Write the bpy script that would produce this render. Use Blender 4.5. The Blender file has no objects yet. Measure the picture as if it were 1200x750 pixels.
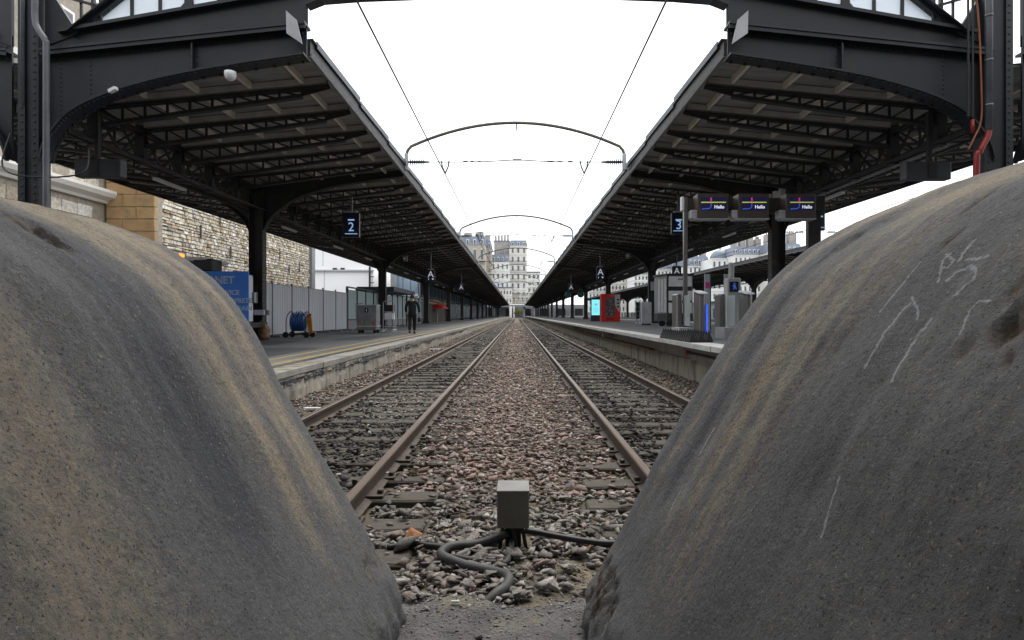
import bpy, bmesh, math, random
import numpy as np
from mathutils import Vector, Matrix, noise as mnoise

random.seed(7)
rng = np.random.default_rng(7)
SC = bpy.context.scene
COL = SC.collection
R = math.radians

# ------------------------------------------------------------------ camera
CAMZ = 1.45          # eye height above the sleeper tops
F = 730.0            # focal length in pixels of the 1200 px wide photograph
cam = bpy.data.cameras.new('camera')
cam.sensor_width = 36.0
cam.lens = F / 1200 * 36.0
cam.shift_x = -6 / 1200
cam.shift_y = -6 / 1200
cam.clip_start = 0.05
cam.clip_end = 3000
camo = bpy.data.objects.new('camera', cam)
COL.objects.link(camo)
camo.location = (0, 0, CAMZ)
camo.rotation_euler = (R(90), 0, 0)
SC.camera = camo

# ------------------------------------------------------------------ light
SUN_EL, SUN_AZ = R(64), R(28)
world = bpy.data.worlds.new('World')
SC.world = world
world.use_nodes = True
nt = world.node_tree
nt.nodes.clear()
sky = nt.nodes.new('ShaderNodeTexSky')
sky.sky_type = 'NISHITA'
sky.sun_disc = False
sky.sun_elevation = SUN_EL
sky.sun_rotation = SUN_AZ
sky.dust_density = 4
hsv = nt.nodes.new('ShaderNodeHueSaturation')
hsv.inputs['Saturation'].default_value = 0.15
nt.links.new(sky.outputs[0], hsv.inputs['Color'])
bg1 = nt.nodes.new('ShaderNodeBackground')
bg1.inputs['Strength'].default_value = 0.05
nt.links.new(hsv.outputs[0], bg1.inputs['Color'])
bg2 = nt.nodes.new('ShaderNodeBackground')          # the even white cloud cover
bg2.inputs['Color'].default_value = (0.96, 0.98, 1.0, 1)
bg2.inputs['Strength'].default_value = 0.85
add = nt.nodes.new('ShaderNodeAddShader')
nt.links.new(bg1.outputs[0], add.inputs[0])
nt.links.new(bg2.outputs[0], add.inputs[1])
wo = nt.nodes.new('ShaderNodeOutputWorld')
nt.links.new(add.outputs[0], wo.inputs['Surface'])

sl = bpy.data.lights.new('sun', 'SUN')
sl.energy = 1.3
sl.angle = R(40)
sl.color = (1.0, 0.96, 0.9)
so = bpy.data.objects.new('sun', sl)
COL.objects.link(so)
dv = Vector((math.sin(SUN_AZ) * math.cos(SUN_EL), math.cos(SUN_AZ) * math.cos(SUN_EL), math.sin(SUN_EL)))
so.rotation_euler = dv.to_track_quat('Z', 'Y').to_euler()

SC.view_settings.view_transform = 'Standard'
SC.view_settings.look = 'None'
SC.view_settings.gamma = 1
SC.view_settings.exposure = 0.85
SC.render.engine = 'CYCLES'
SC.cycles.max_bounces = 8
SC.cycles.diffuse_bounces = 4
SC.cycles.use_denoising = True


def at(x, y, Y):
    """photograph pixel -> point in the place at distance Y (for setting things out)"""
    return Vector(((x - 606) / F * Y, Y, CAMZ + (369 - y) / F * Y))


# ------------------------------------------------------------------ materials
def mat(name, c1, c2=None, scale=4.0, rough=0.75, metal=0.0, bump=0.0, bscale=40.0, stretch=(1, 1, 1),
        lo=0.35, hi=0.65, emit=0.0, detail=6.0, c3=None, s3=0.7, lo3=0.55, hi3=0.7, spec=None):
    m = bpy.data.materials.new(name)
    m.use_nodes = True
    t = m.node_tree
    b = t.nodes['Principled BSDF']
    b.inputs['Roughness'].default_value = rough
    b.inputs['Metallic'].default_value = metal
    if spec is not None:
        b.inputs['Specular IOR Level'].default_value = spec
    geo = t.nodes.new('ShaderNodeNewGeometry')
    mp = t.nodes.new('ShaderNodeMapping')
    mp.inputs['Scale'].default_value = stretch
    t.links.new(geo.outputs['Position'], mp.inputs['Vector'])

    def nz(s, d, lo_, hi_):
        n = t.nodes.new('ShaderNodeTexNoise')
        n.inputs['Scale'].default_value = s
        n.inputs['Detail'].default_value = d
        n.inputs['Roughness'].default_value = 0.6
        t.links.new(mp.outputs[0], n.inputs['Vector'])
        r = t.nodes.new('ShaderNodeMapRange')
        r.inputs['From Min'].default_value = lo_
        r.inputs['From Max'].default_value = hi_
        t.links.new(n.outputs['Fac'], r.inputs['Value'])
        return r.outputs[0]

    c2 = c2 or tuple(min(1, x * 0.75) for x in c1)
    mx = t.nodes.new('ShaderNodeMix')
    mx.data_type = 'RGBA'
    mx.inputs['A'].default_value = (*c1, 1)
    mx.inputs['B'].default_value = (*c2, 1)
    t.links.new(nz(scale, detail, lo, hi), mx.inputs['Factor'])
    col = mx.outputs['Result']
    if c3:
        m3 = t.nodes.new('ShaderNodeMix')
        m3.data_type = 'RGBA'
        m3.inputs['B'].default_value = (*c3, 1)
        t.links.new(col, m3.inputs['A'])
        t.links.new(nz(s3, 5, lo3, hi3), m3.inputs['Factor'])
        col = m3.outputs['Result']
    t.links.new(col, b.inputs['Base Color'])
    if bump:
        n = t.nodes.new('ShaderNodeTexNoise')
        n.inputs['Scale'].default_value = bscale
        n.inputs['Detail'].default_value = 8
        t.links.new(mp.outputs[0], n.inputs['Vector'])
        bp = t.nodes.new('ShaderNodeBump')
        bp.inputs['Strength'].default_value = bump
        bp.inputs['Distance'].default_value = 0.02
        t.links.new(n.outputs['Fac'], bp.inputs['Height'])
        t.links.new(bp.outputs[0], b.inputs['Normal'])
    if emit:
        t.links.new(col, b.inputs['Emission Color'])
        b.inputs['Emission Strength'].default_value = emit
    return m


def tint_mat(name, rough=0.9, bump=0.5, bscale=60, attr='tint', object_random=None):
    """stone: colour from a per-stone attribute, or from a ramp over Object Info random"""
    m = bpy.data.materials.new(name)
    m.use_nodes = True
    t = m.node_tree
    b = t.nodes['Principled BSDF']
    b.inputs['Roughness'].default_value = rough
    geo = t.nodes.new('ShaderNodeNewGeometry')
    if object_random:
        oi = t.nodes.new('ShaderNodeObjectInfo')
        rp = t.nodes.new('ShaderNodeValToRGB')
        rp.color_ramp.interpolation = 'LINEAR'
        els = rp.color_ramp.elements
        n_ = len(object_random)
        while len(els) < n_:
            els.new(0.5)
        for i, c in enumerate(object_random):
            els[i].position = i / (n_ - 1)
            els[i].color = (*c, 1)
        t.links.new(oi.outputs['Random'], rp.inputs[0])
        col = rp.outputs[0]
    else:
        a = t.nodes.new('ShaderNodeAttribute')
        a.attribute_name = attr
        col = a.outputs['Color']
    n = t.nodes.new('ShaderNodeTexNoise')
    n.inputs['Scale'].default_value = bscale
    n.inputs['Detail'].default_value = 6
    t.links.new(geo.outputs['Position'], n.inputs['Vector'])
    r = t.nodes.new('ShaderNodeMapRange')
    r.inputs['From Min'].default_value = 0.3
    r.inputs['From Max'].default_value = 0.7
    r.inputs['To Min'].default_value = 0.65
    r.inputs['To Max'].default_value = 1.3
    t.links.new(n.outputs['Fac'], r.inputs['Value'])
    mx = t.nodes.new('ShaderNodeMix')
    mx.data_type = 'RGBA'
    mx.blend_type = 'MULTIPLY'
    mx.inputs['Factor'].default_value = 1
    t.links.new(col, mx.inputs['A'])
    t.links.new(r.outputs[0], mx.inputs['B'])
    t.links.new(mx.outputs['Result'], b.inputs['Base Color'])
    bp = t.nodes.new('ShaderNodeBump')
    bp.inputs['Strength'].default_value = bump
    bp.inputs['Distance'].default_value = 0.01
    t.links.new(n.outputs['Fac'], bp.inputs['Height'])
    t.links.new(bp.outputs[0], b.inputs['Normal'])
    return m


def glass_mat(name, c, rough=0.1, trans=0.6):
    m = bpy.data.materials.new(name)
    m.use_nodes = True
    t = m.node_tree
    b = t.nodes['Principled BSDF']
    b.inputs['Base Color'].default_value = (*c, 1)
    b.inputs['Roughness'].default_value = rough
    tr = t.nodes.new('ShaderNodeBsdfTranslucent')
    tr.inputs['Color'].default_value = (*c, 1)
    ms = t.nodes.new('ShaderNodeMixShader')
    ms.inputs[0].default_value = trans
    t.links.new(b.outputs[0], ms.inputs[1])
    t.links.new(tr.outputs[0], ms.inputs[2])
    t.links.new(ms.outputs[0], t.nodes['Material Output'].inputs['Surface'])
    return m


M = {}
M['steel'] = mat('dark_painted_steel', (0.0135, 0.0155, 0.0215), (0.009, 0.0105, 0.0145), scale=2.5, rough=0.5, bump=0.08, bscale=25, c3=(0.024, 0.024, 0.025), s3=1.4, lo3=0.55, hi3=0.8)
M['steel_brown'] = mat('sooty_canopy_steel', (0.032, 0.031, 0.031), (0.020, 0.0195, 0.02), scale=3, rough=0.6, bump=0.08, c3=(0.065, 0.045, 0.032), s3=1.7, lo3=0.6, hi3=0.72)
M['roof'] = mat('grey_roof_boarding', (0.33, 0.33, 0.325), (0.23, 0.23, 0.228), scale=1.6, rough=0.9, stretch=(1, 4, 1))
M['timber_pale'] = mat('tan_timber', (0.76, 0.72, 0.64), (0.60, 0.56, 0.49), scale=2.5, rough=0.85)
M['zinc'] = mat('zinc_sheet', (0.10, 0.115, 0.135), (0.065, 0.075, 0.09), scale=2, rough=0.55, metal=0.3)
M['white_paint'] = mat('white_paint', (0.75, 0.76, 0.78), (0.66, 0.67, 0.70), scale=3, rough=0.5)
M['pale_grey'] = mat('pale_grey_paint', (0.45, 0.46, 0.48), (0.36, 0.37, 0.39), scale=3, rough=0.6)
M['mid_grey'] = mat('mid_grey_paint', (0.22, 0.225, 0.235), (0.16, 0.165, 0.175), scale=3, rough=0.6)
M['dark'] = mat('dark_plastic', (0.018, 0.018, 0.02), rough=0.5)
M['cable'] = mat('grey_rubber_hose', (0.058, 0.058, 0.058), (0.035, 0.035, 0.036), scale=12, rough=0.6, bump=0.1, bscale=80)
M['conduit'] = mat('grey_conduit', (0.14, 0.15, 0.17), (0.09, 0.1, 0.115), scale=3, rough=0.4)
M['red_cable'] = mat('red_sheath', (0.27, 0.016, 0.012), (0.2, 0.012, 0.01), rough=0.45)
M['orange_cable'] = mat('orange_cable', (0.30, 0.085, 0.03), rough=0.5)
M['rail'] = mat('rusty_rail_side', (0.085, 0.060, 0.044), (0.05, 0.037, 0.03), scale=6, rough=0.7, bump=0.15, bscale=60)
M['rail_top'] = mat('worn_rail_head', (0.145, 0.102, 0.076), (0.10, 0.07, 0.053), scale=4, rough=0.45, metal=0.2, stretch=(6, .4, 1))
M['sleeper'] = mat('weathered_timber_sleeper', (0.105, 0.09, 0.072), (0.058, 0.05, 0.041), scale=5, rough=0.9, stretch=(1, 9, 9), bump=0.5, bscale=14, c3=(0.045, 0.04, 0.036), s3=0.6, lo3=0.5, hi3=0.75)
M['bed'] = mat('track_bed_earth', (0.135, 0.115, 0.088), (0.085, 0.073, 0.058), scale=9, rough=0.95, bump=1.0, bscale=60, c3=(0.19, 0.155, 0.10), s3=1.6, lo3=0.48, hi3=0.62)
M['asphalt'] = mat('platform_asphalt', (0.115, 0.117, 0.122), (0.085, 0.087, 0.092), scale=0.8, rough=0.85, bump=0.15, bscale=90, c3=(0.15, 0.15, 0.152), s3=0.25, lo3=0.5, hi3=0.62)
M['platform_conc'] = mat('old_platform_concrete', (0.36, 0.33, 0.275), (0.24, 0.22, 0.185), scale=2.5, rough=0.9, bump=0.4, bscale=20, stretch=(1, 1.6, .35), c3=(0.10, 0.092, 0.083), s3=1.3, lo3=0.52, hi3=0.66)
M['coping'] = mat('coping_concrete', (0.31, 0.30, 0.275), (0.22, 0.21, 0.19), scale=3, rough=0.9, bump=0.3, bscale=30, c3=(0.15, 0.14, 0.125), s3=0.9, lo3=0.55, hi3=0.75)
M['coping_light'] = mat('light_coping_concrete', (0.52, 0.52, 0.50), (0.40, 0.40, 0.385), scale=3, rough=0.85, bump=0.2, bscale=30)
M['yellow'] = mat('worn_yellow_paint', (0.36, 0.25, 0.06), (0.20, 0.17, 0.10), scale=6, rough=0.8)
M['slab'] = mat('dusty_concrete', (0.125, 0.12, 0.12), (0.075, 0.072, 0.072), scale=7, rough=0.95, bump=1.0, bscale=60, c3=(0.2, 0.175, 0.125), s3=2.2, lo3=0.56, hi3=0.72)
M['rust'] = mat('rust', (0.20, 0.075, 0.03), (0.09, 0.045, 0.025), scale=8, rough=0.9)
M['navy'] = mat('navy_sign', (0.008, 0.012, 0.035), rough=0.4)
M['sign_blue'] = mat('pale_blue_lettering', (0.30, 0.52, 0.85), (0.30, 0.52, 0.85), emit=0.35)
M['sign_white'] = mat('white_lettering', (0.8, 0.82, 0.85), (0.8, 0.82, 0.85), emit=0.15)
M['blue_panel'] = mat('bright_blue_panel', (0.05, 0.24, 0.88), (0.045, 0.22, 0.80), rough=0.4)
M['panel_letters'] = mat('pale_blue_print', (0.42, 0.53, 0.72), (0.42, 0.53, 0.72), rough=0.5)
M['hoarding'] = mat('grey_white_hoarding_sheet', (0.50, 0.52, 0.56), (0.43, 0.45, 0.49), scale=1.3, rough=0.55, stretch=(1, 1, .3))
M['post_blue'] = mat('blue_grey_post', (0.17, 0.19, 0.27), rough=0.5)
M['blue_hose'] = mat('blue_hose', (0.03, 0.13, 0.42), (0.02, 0.07, 0.25), scale=20, rough=0.4)
M['teal'] = mat('dark_teal_paint', (0.02, 0.10, 0.10), rough=0.4)
M['orange'] = mat('orange_plastic', (0.62, 0.24, 0.03), rough=0.5)
M['red'] = mat('vending_red', (0.55, 0.018, 0.012), (0.45, 0.015, 0.01), rough=0.35)
M['red_dark'] = mat('red_side', (0.30, 0.012, 0.01), rough=0.4)
M['screen_cyan'] = mat('lit_cyan_screen', (0.20, 0.72, 0.80), (0.22, 0.76, 0.84), emit=0.55, scale=1)
M['screen_navy'] = mat('lit_navy_screen', (0.012, 0.010, 0.075), (0.012, 0.010, 0.075), emit=0.16)
M['lit_yellow'] = mat('lit_yellow', (0.75, 0.85, 0.05), (0.75, 0.85, 0.05), emit=0.16)
M['lit_magenta'] = mat('lit_magenta', (0.85, 0.05, 0.30), (0.85, 0.05, 0.30), emit=0.16)
M['lit_blue'] = mat('lit_blue', (0.08, 0.16, 0.75), (0.08, 0.16, 0.75), emit=0.16)
M['led_blue'] = mat('blue_led_strip', (0.03, 0.10, 1.0), (0.03, 0.10, 1.0), emit=0.6)
M['lit_white'] = mat('lit_white', (0.8, 0.8, 0.95), (0.8, 0.8, 0.95), emit=0.4)
M['beacon'] = mat('lit_orange_beacon', (1.0, 0.16, 0.01), (1.0, 0.16, 0.01), emit=2.5)
M['brown_case'] = mat('brown_metal_housing', (0.075, 0.062, 0.052), (0.06, 0.05, 0.042), rough=0.5)
M['steel_brushed'] = mat('brushed_steel', (0.24, 0.235, 0.23), (0.17, 0.165, 0.16), scale=3, rough=0.38, metal=0.75, stretch=(8, 8, .5))
M['gate_glass'] = glass_mat('gate_glass', (0.5, 0.55, 0.56), 0.08, 0.3)
M['pane'] = glass_mat('frosted_roof_glazing', (0.80, 0.84, 0.88), 0.4, 0.75)
M['glass_panel'] = glass_mat('pale_green_glass', (0.48, 0.58, 0.60), 0.25, 0.35)
M['facade_glass'] = mat('sky_reflecting_glass', (0.30, 0.40, 0.50), (0.22, 0.31, 0.40), scale=0.15, rough=0.15)
M['white_wall'] = mat('white_cladding', (0.88, 0.89, 0.90), (0.84, 0.85, 0.86), scale=0.5, rough=0.6)
M['grey_wall'] = mat('grey_render', (0.30, 0.31, 0.33), (0.25, 0.26, 0.28), scale=0.8, rough=0.8)
M['facade'] = mat('pale_limestone_facade', (0.74, 0.72, 0.67), (0.62, 0.60, 0.55), scale=0.25, rough=0.85)
M['facade_white'] = mat('white_rendered_facade', (0.80, 0.80, 0.78), (0.70, 0.70, 0.68), scale=0.3, rough=0.85)
M['facade_tan'] = mat('tan_limestone_facade', (0.47, 0.43, 0.36), (0.37, 0.335, 0.28), scale=0.3, rough=0.85)
M['slate'] = mat('blue_grey_zinc_roof', (0.16, 0.19, 0.25), (0.12, 0.145, 0.19), scale=0.4, rough=0.5)
M['window_dark'] = mat('dark_window', (0.06, 0.07, 0.09), (0.10, 0.12, 0.15), scale=0.4, rough=0.2)
M['iron'] = mat('black_iron', (0.02, 0.02, 0.022), rough=0.6)
M['chimney'] = mat('chimney_render', (0.40, 0.38, 0.36), (0.28, 0.265, 0.25), scale=0.6, rough=0.9)
M['stone_tan'] = mat('orange_tan_stone', (0.42, 0.275, 0.13), (0.33, 0.215, 0.11), scale=1.4, rough=0.9, bump=0.3, bscale=12, c3=(0.2, 0.15, 0.10), s3=0.8)
M['mortar'] = mat('dark_mortar', (0.36, 0.32, 0.26), (0.25, 0.22, 0.18), scale=4, rough=0.95)
M['box_metal'] = mat('grey_metal_box', (0.20, 0.198, 0.18), (0.15, 0.148, 0.135), scale=6, rough=0.55, bump=0.06, bscale=40)
M['skin'] = mat('skin', (0.40, 0.25, 0.18), rough=0.6)
M['cloth_dark'] = mat('dark_jacket_cloth', (0.013, 0.014, 0.019), (0.009, 0.01, 0.013), scale=14, rough=0.9)
M['cloth_trouser'] = mat('dark_trouser_cloth', (0.016, 0.0155, 0.017), (0.011, 0.011, 0.012), scale=14, rough=0.9)
M['hair'] = mat('dark_hair', (0.035, 0.025, 0.02), rough=0.8)
M['canvas_tan'] = mat('tan_canvas', (0.30, 0.20, 0.13), (0.16, 0.085, 0.05), scale=9, rough=0.9)
M['leaf'] = mat('dry_orange_leaf', (0.36, 0.14, 0.04), (0.20, 0.085, 0.035), scale=40, rough=0.8)
M['litter'] = mat('white_litter', (0.8, 0.8, 0.8), rough=0.7)
M['foliage'] = mat('autumn_foliage', (0.24, 0.23, 0.04), (0.13, 0.15, 0.035), scale=0.6, rough=0.9)
M['bark'] = mat('bark', (0.08, 0.065, 0.05), rough=0.9)
M['ground'] = mat('distant_ground', (0.13, 0.125, 0.12), (0.09, 0.087, 0.083), scale=0.2, rough=0.95)
M['truss_white'] = mat('white_bridge_steel', (0.62, 0.60, 0.56), (0.5, 0.48, 0.45), scale=1, rough=0.7)
STONE_COLS = [(0.115, 0.105, 0.098), (0.175, 0.160, 0.147), (0.215, 0.197, 0.18), (0.175, 0.150, 0.132), (0.20, 0.155, 0.138), (0.27, 0.25, 0.23), (0.14, 0.125, 0.114)]
M['ballast'] = tint_mat('ballast_stone', 0.92, 0.5, 55)
M['ballast_part'] = tint_mat('ballast_stone_near', 0.92, 0.5, 55, object_random=STONE_COLS)
M['wall_stone'] = tint_mat('rubble_wall_stone', 0.9, 0.5, 9)
M['ashlar'] = tint_mat('ashlar_block', 0.9, 0.35, 7, object_random=[(0.60, 0.57, 0.51), (0.44, 0.38, 0.29), (0.68, 0.66, 0.62), (0.52, 0.48, 0.42), (0.34, 0.28, 0.21)])


# ------------------------------------------------------------------ mesh building
class MB:
    def __init__(s):
        s.v, s.f, s.mi, s.cur = [], [], [], 0

    def add(s, vs, fs):
        n = len(s.v)
        s.v.extend([tuple(p) for p in vs])
        for f in fs:
            s.f.append(tuple(i + n for i in f))
            s.mi.append(s.cur)
        return s

    def box(s, x0, x1, y0, y1, z0, z1):
        x0, x1 = min(x0, x1), max(x0, x1)
        y0, y1 = min(y0, y1), max(y0, y1)
        z0, z1 = min(z0, z1), max(z0, z1)
        return s.add([(x0, y0, z0), (x1, y0, z0), (x1, y1, z0), (x0, y1, z0), (x0, y0, z1), (x1, y0, z1), (x1, y1, z1), (x0, y1, z1)],
                     [(0, 3, 2, 1), (4, 5, 6, 7), (0, 1, 5, 4), (1, 2, 6, 5), (2, 3, 7, 6), (3, 0, 4, 7)])

    def cbox(s, x0, x1, y0, y1, z0, z1, c=0.01):
        """box with chamfered edges"""
        bm = bmesh.new()
        bmesh.ops.create_cube(bm, size=1)
        for v in bm.verts:
            v.co = Vector(((x0 + x1) / 2 + v.co.x * abs(x1 - x0), (y0 + y1) / 2 + v.co.y * abs(y1 - y0), (z0 + z1) / 2 + v.co.z * abs(z1 - z0)))
        bmesh.ops.bevel(bm, geom=bm.edges[:], offset=c, segments=1, affect='EDGES', profile=0.5)
        bm.verts.index_update()
        s.add([v.co[:] for v in bm.verts], [[v.index for v in f.verts] for f in bm.faces])
        bm.free()
        return s

    def bar(s, p, q, w, h, up=(0, 0, 1)):
        p, q = Vector(p), Vector(q)
        d = (q - p).normalized()
        u = Vector(up)
        a = d.cross(u)
        if a.length < 1e-4:
            a = d.cross(Vector((1, 0, 0)))
        a.normalize()
        b = a.cross(d).normalized()
        a *= w / 2
        b *= h / 2
        vs = [p - a - b, p + a - b, p + a + b, p - a + b, q - a - b, q + a - b, q + a + b, q - a + b]
        return s.add(vs, [(0, 1, 2, 3), (7, 6, 5, 4), (0, 4, 5, 1), (1, 5, 6, 2), (2, 6, 7, 3), (3, 7, 4, 0)])

    def tube(s, pts, r, n=8, caps=True):
        pts = [Vector(p) for p in pts]
        rs = r if isinstance(r, (list, tuple)) else [r] * len(pts)
        rings = []
        prev = None
        for i, p in enumerate(pts):
            d = (pts[min(i + 1, len(pts) - 1)] - pts[max(i - 1, 0)]).normalized()
            if prev is None:
                a = d.cross(Vector((0, 0, 1)))
                if a.length < 1e-3:
                    a = d.cross(Vector((1, 0, 0)))
            else:
                a = prev - d * prev.dot(d)
            a.normalize()
            prev = a
            b = d.cross(a)
            rings.append([p + (a * math.cos(2 * math.pi * k / n) + b * math.sin(2 * math.pi * k / n)) * rs[i] for k in range(n)])
        vs = [v for rg in rings for v in rg]
        fs = []
        for i in range(len(pts) - 1):
            for k in range(n):
                fs.append((i * n + k, i * n + (k + 1) % n, (i + 1) * n + (k + 1) % n, (i + 1) * n + k))
        if caps:
            fs.append(tuple(range(n - 1, -1, -1)))
            fs.append(tuple((len(pts) - 1) * n + k for k in range(n)))
        return s.add(vs, fs)

    def prism(s, poly, a0, a1, axis='y'):
        """polygon of (x,z) along y, of (y,z) along x, of (x,y) along z"""
        n = len(poly)

        def pt(p, a):
            return (p[0], a, p[1]) if axis == 'y' else ((a, p[0], p[1]) if axis == 'x' else (p[0], p[1], a))
        vs = [pt(p, a0) for p in poly] + [pt(p, a1) for p in poly]
        fs = [tuple(range(n)), tuple(range(2 * n - 1, n - 1, -1))]
        for i in range(n):
            j = (i + 1) % n
            fs.append((i, i + n, j + n, j))
        return s.add(vs, fs)

    def strip(s, pts, y0, y1, th):
        """a bent flat bar following (x,z) points, between y0 and y1"""
        for a, b in zip(pts[:-1], pts[1:]):
            a, b = Vector((a[0], 0, a[1])), Vector((b[0], 0, b[1]))
            ym = (y0 + y1) / 2
            s.bar((a.x, ym, a.z), (b.x, ym, b.z), abs(y1 - y0), th)
        return s

    def lathe(s, prof, c, n=16, axis='z'):
        c = Vector(c)
        vs, fs = [], []
        for (r, h) in prof:
            for k in range(n):
                t = 2 * math.pi * k / n
                if axis == 'z':
                    p = Vector((r * math.cos(t), r * math.sin(t), h))
                elif axis == 'x':
                    p = Vector((h, r * math.cos(t), r * math.sin(t)))
                else:
                    p = Vector((r * math.cos(t), h, r * math.sin(t)))
                vs.append(c + p)
        for i in range(len(prof) - 1):
            for k in range(n):
                fs.append((i * n + k, i * n + (k + 1) % n, (i + 1) * n + (k + 1) % n, (i + 1) * n + k))
        fs.append(tuple(range(n - 1, -1, -1)))
        fs.append(tuple((len(prof) - 1) * n + k for k in range(n)))
        return s.add(vs, fs)

    def mesh(s, name, mats, off=(0, 0, 0), smooth=False):
        me = bpy.data.meshes.new(name)
        o = Vector(off)
        me.from_pydata([(p[0] - o.x, p[1] - o.y, p[2] - o.z) for p in s.v], [], s.f)
        for m in (mats if isinstance(mats, (list, tuple)) else [mats]):
            me.materials.append(m)
        if len(set(s.mi)) > 1:
            me.polygons.foreach_set('material_index', s.mi)
        bm = bmesh.new()
        bm.from_mesh(me)
        bmesh.ops.recalc_face_normals(bm, faces=bm.faces[:])
        bm.to_mesh(me)
        bm.free()
        if smooth:
            me.polygons.foreach_set('use_smooth', [True] * len(me.polygons))
        me.update()
        return me

    def build(s, name, mats, parent=None, smooth=False, loc=None):
        """link as one object; coordinates are in the place, shifted to the parent's (or the given) origin"""
        off = wloc(parent) if parent is not None else Vector(loc or (0, 0, 0))
        o = bpy.data.objects.new(name, s.mesh(name, mats, off, smooth))
        COL.objects.link(o)
        if parent is not None:
            o.parent = parent
        else:
            o.location = off
        return o


def wloc(o):
    v = Vector((0, 0, 0))
    while o is not None:
        v = v + o.location
        o = o.parent
    return v


def put(name, me, parent=None, loc=(0, 0, 0)):
    o = bpy.data.objects.new(name, me)
    COL.objects.link(o)
    o.parent = parent
    o.location = loc
    return o


def tag(o, label=None, cat=None, group=None, kind=None):
    if label:
        o['label'] = label
    if cat:
        o['category'] = cat
    if group:
        o['group'] = group
    if kind:
        o['kind'] = kind
    return o


def thing(name, label, cat, loc=(0, 0, 0), group=None):
    o = bpy.data.objects.new(name, None)
    COL.objects.link(o)
    o.location = loc
    o.empty_display_size = 0.1
    return tag(o, label, cat, group)


def copy_tree(o, parent=None, loc=None, label=None, rotz=None):
    c = o.copy()
    COL.objects.link(c)
    c.parent = parent
    if loc is not None:
        c.location = loc
    if rotz is not None:
        c.rotation_euler = (0, 0, rotz)
    if label:
        c['label'] = label
    for ch in [k for k in SC.objects if k.parent == o]:
        copy_tree(ch, c)
    return c


def text_mb(body, size, centre, M_=None, depth=0.004, extrude_dir='-y', align='CENTER', bold=0.0):
    """lettering as a mesh standing in the x-z plane and facing the camera side (-y)"""
    cu = bpy.data.curves.new('lettering', 'FONT')
    cu.body = body
    cu.size = size
    cu.align_x = align
    cu.align_y = 'CENTER'
    cu.extrude = depth
    cu.offset = bold
    cu.resolution_u = 3
    ob = bpy.data.objects.new('lettering', cu)
    COL.objects.link(ob)
    dg = bpy.context.evaluated_depsgraph_get()
    me = bpy.data.meshes.new_from_object(ob.evaluated_get(dg))
    mb = MB()
    c = Vector(centre)
    mb.add([(c.x + v.co.x, c.y - v.co.z, c.z + v.co.y) for v in me.vertices], [tuple(p.vertices) for p in me.polygons])
    bpy.data.objects.remove(ob)
    bpy.data.curves.remove(cu)
    bpy.data.meshes.remove(me)
    return mb


# ------------------------------------------------------------------ the ground
g = MB()
g.add([(-1500, -40, -0.16), (1500, -40, -0.16), (1500, 2500, -0.16), (-1500, 2500, -0.16)], [(0, 1, 2, 3)])
tag(g.build('ground', M['ground']), kind='structure')

# track bed: a gently uneven sheet between the two platforms
XL, XR = -3.93, 3.97


def bed_z(x, y):
    z = -0.045 + 0.02 * mnoise.noise(Vector((x * 0.9, y * 0.7, 0.3)))
    z += 0.03 * math.exp(-((x + 0.05) / 0.55) ** 2)          # the crown between the tracks
    if y < 4.6:
        z += 0.02 * (4.6 - y) / 1.6
    return z


def sheet(name, xs, ys, zf, material, kind='structure'):
    vs = [(x, y, zf(x, y)) for y in ys for x in xs]
    nx = len(xs)
    fs = [(j * nx + i, j * nx + i + 1, (j + 1) * nx + i + 1, (j + 1) * nx + i) for j in range(len(ys) - 1) for i in range(nx - 1)]
    b = MB()
    b.add(vs, fs)
    return tag(b.build(name, material, smooth=True), kind=kind)


ys = [2.4 + 0.1 * i for i in range(60)] + [8.4 + 0.4 * i for i in range(60)] + [32.4 + 5 * i for i in range(60)]
bed = sheet('track_bed', [XL + (XR - XL) * i / 60 for i in range(61)], ys, bed_z, M['bed'])

# concrete strip between the two buffers, under the camera
def slab_z(x, y):
    e = max(0.0, (y - 3.0) / 0.35)
    return 0.035 + 0.006 * mnoise.noise(Vector((x * 31, y * 31, 5.0))) + 0.022 * mnoise.noise(Vector((x * 3, y * 3, 1.0))) + 0.010 * mnoise.noise(Vector((x * 11, y * 11, 2.0))) - 0.10 * max(0, e + 0.55 * mnoise.noise(Vector((x * 4, y * 5, 7)))) ** 1.5


sheet('concrete_apron', [-1.2 + 2.4 * i / 160 for i in range(161)], [1.6 + 0.02 * i for i in range(92)], slab_z, M['slab'])

# ------------------------------------------------------------------ platforms
LZ = 0.60     # left platform surface
LE = 0.50     # left platform at its edge


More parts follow.
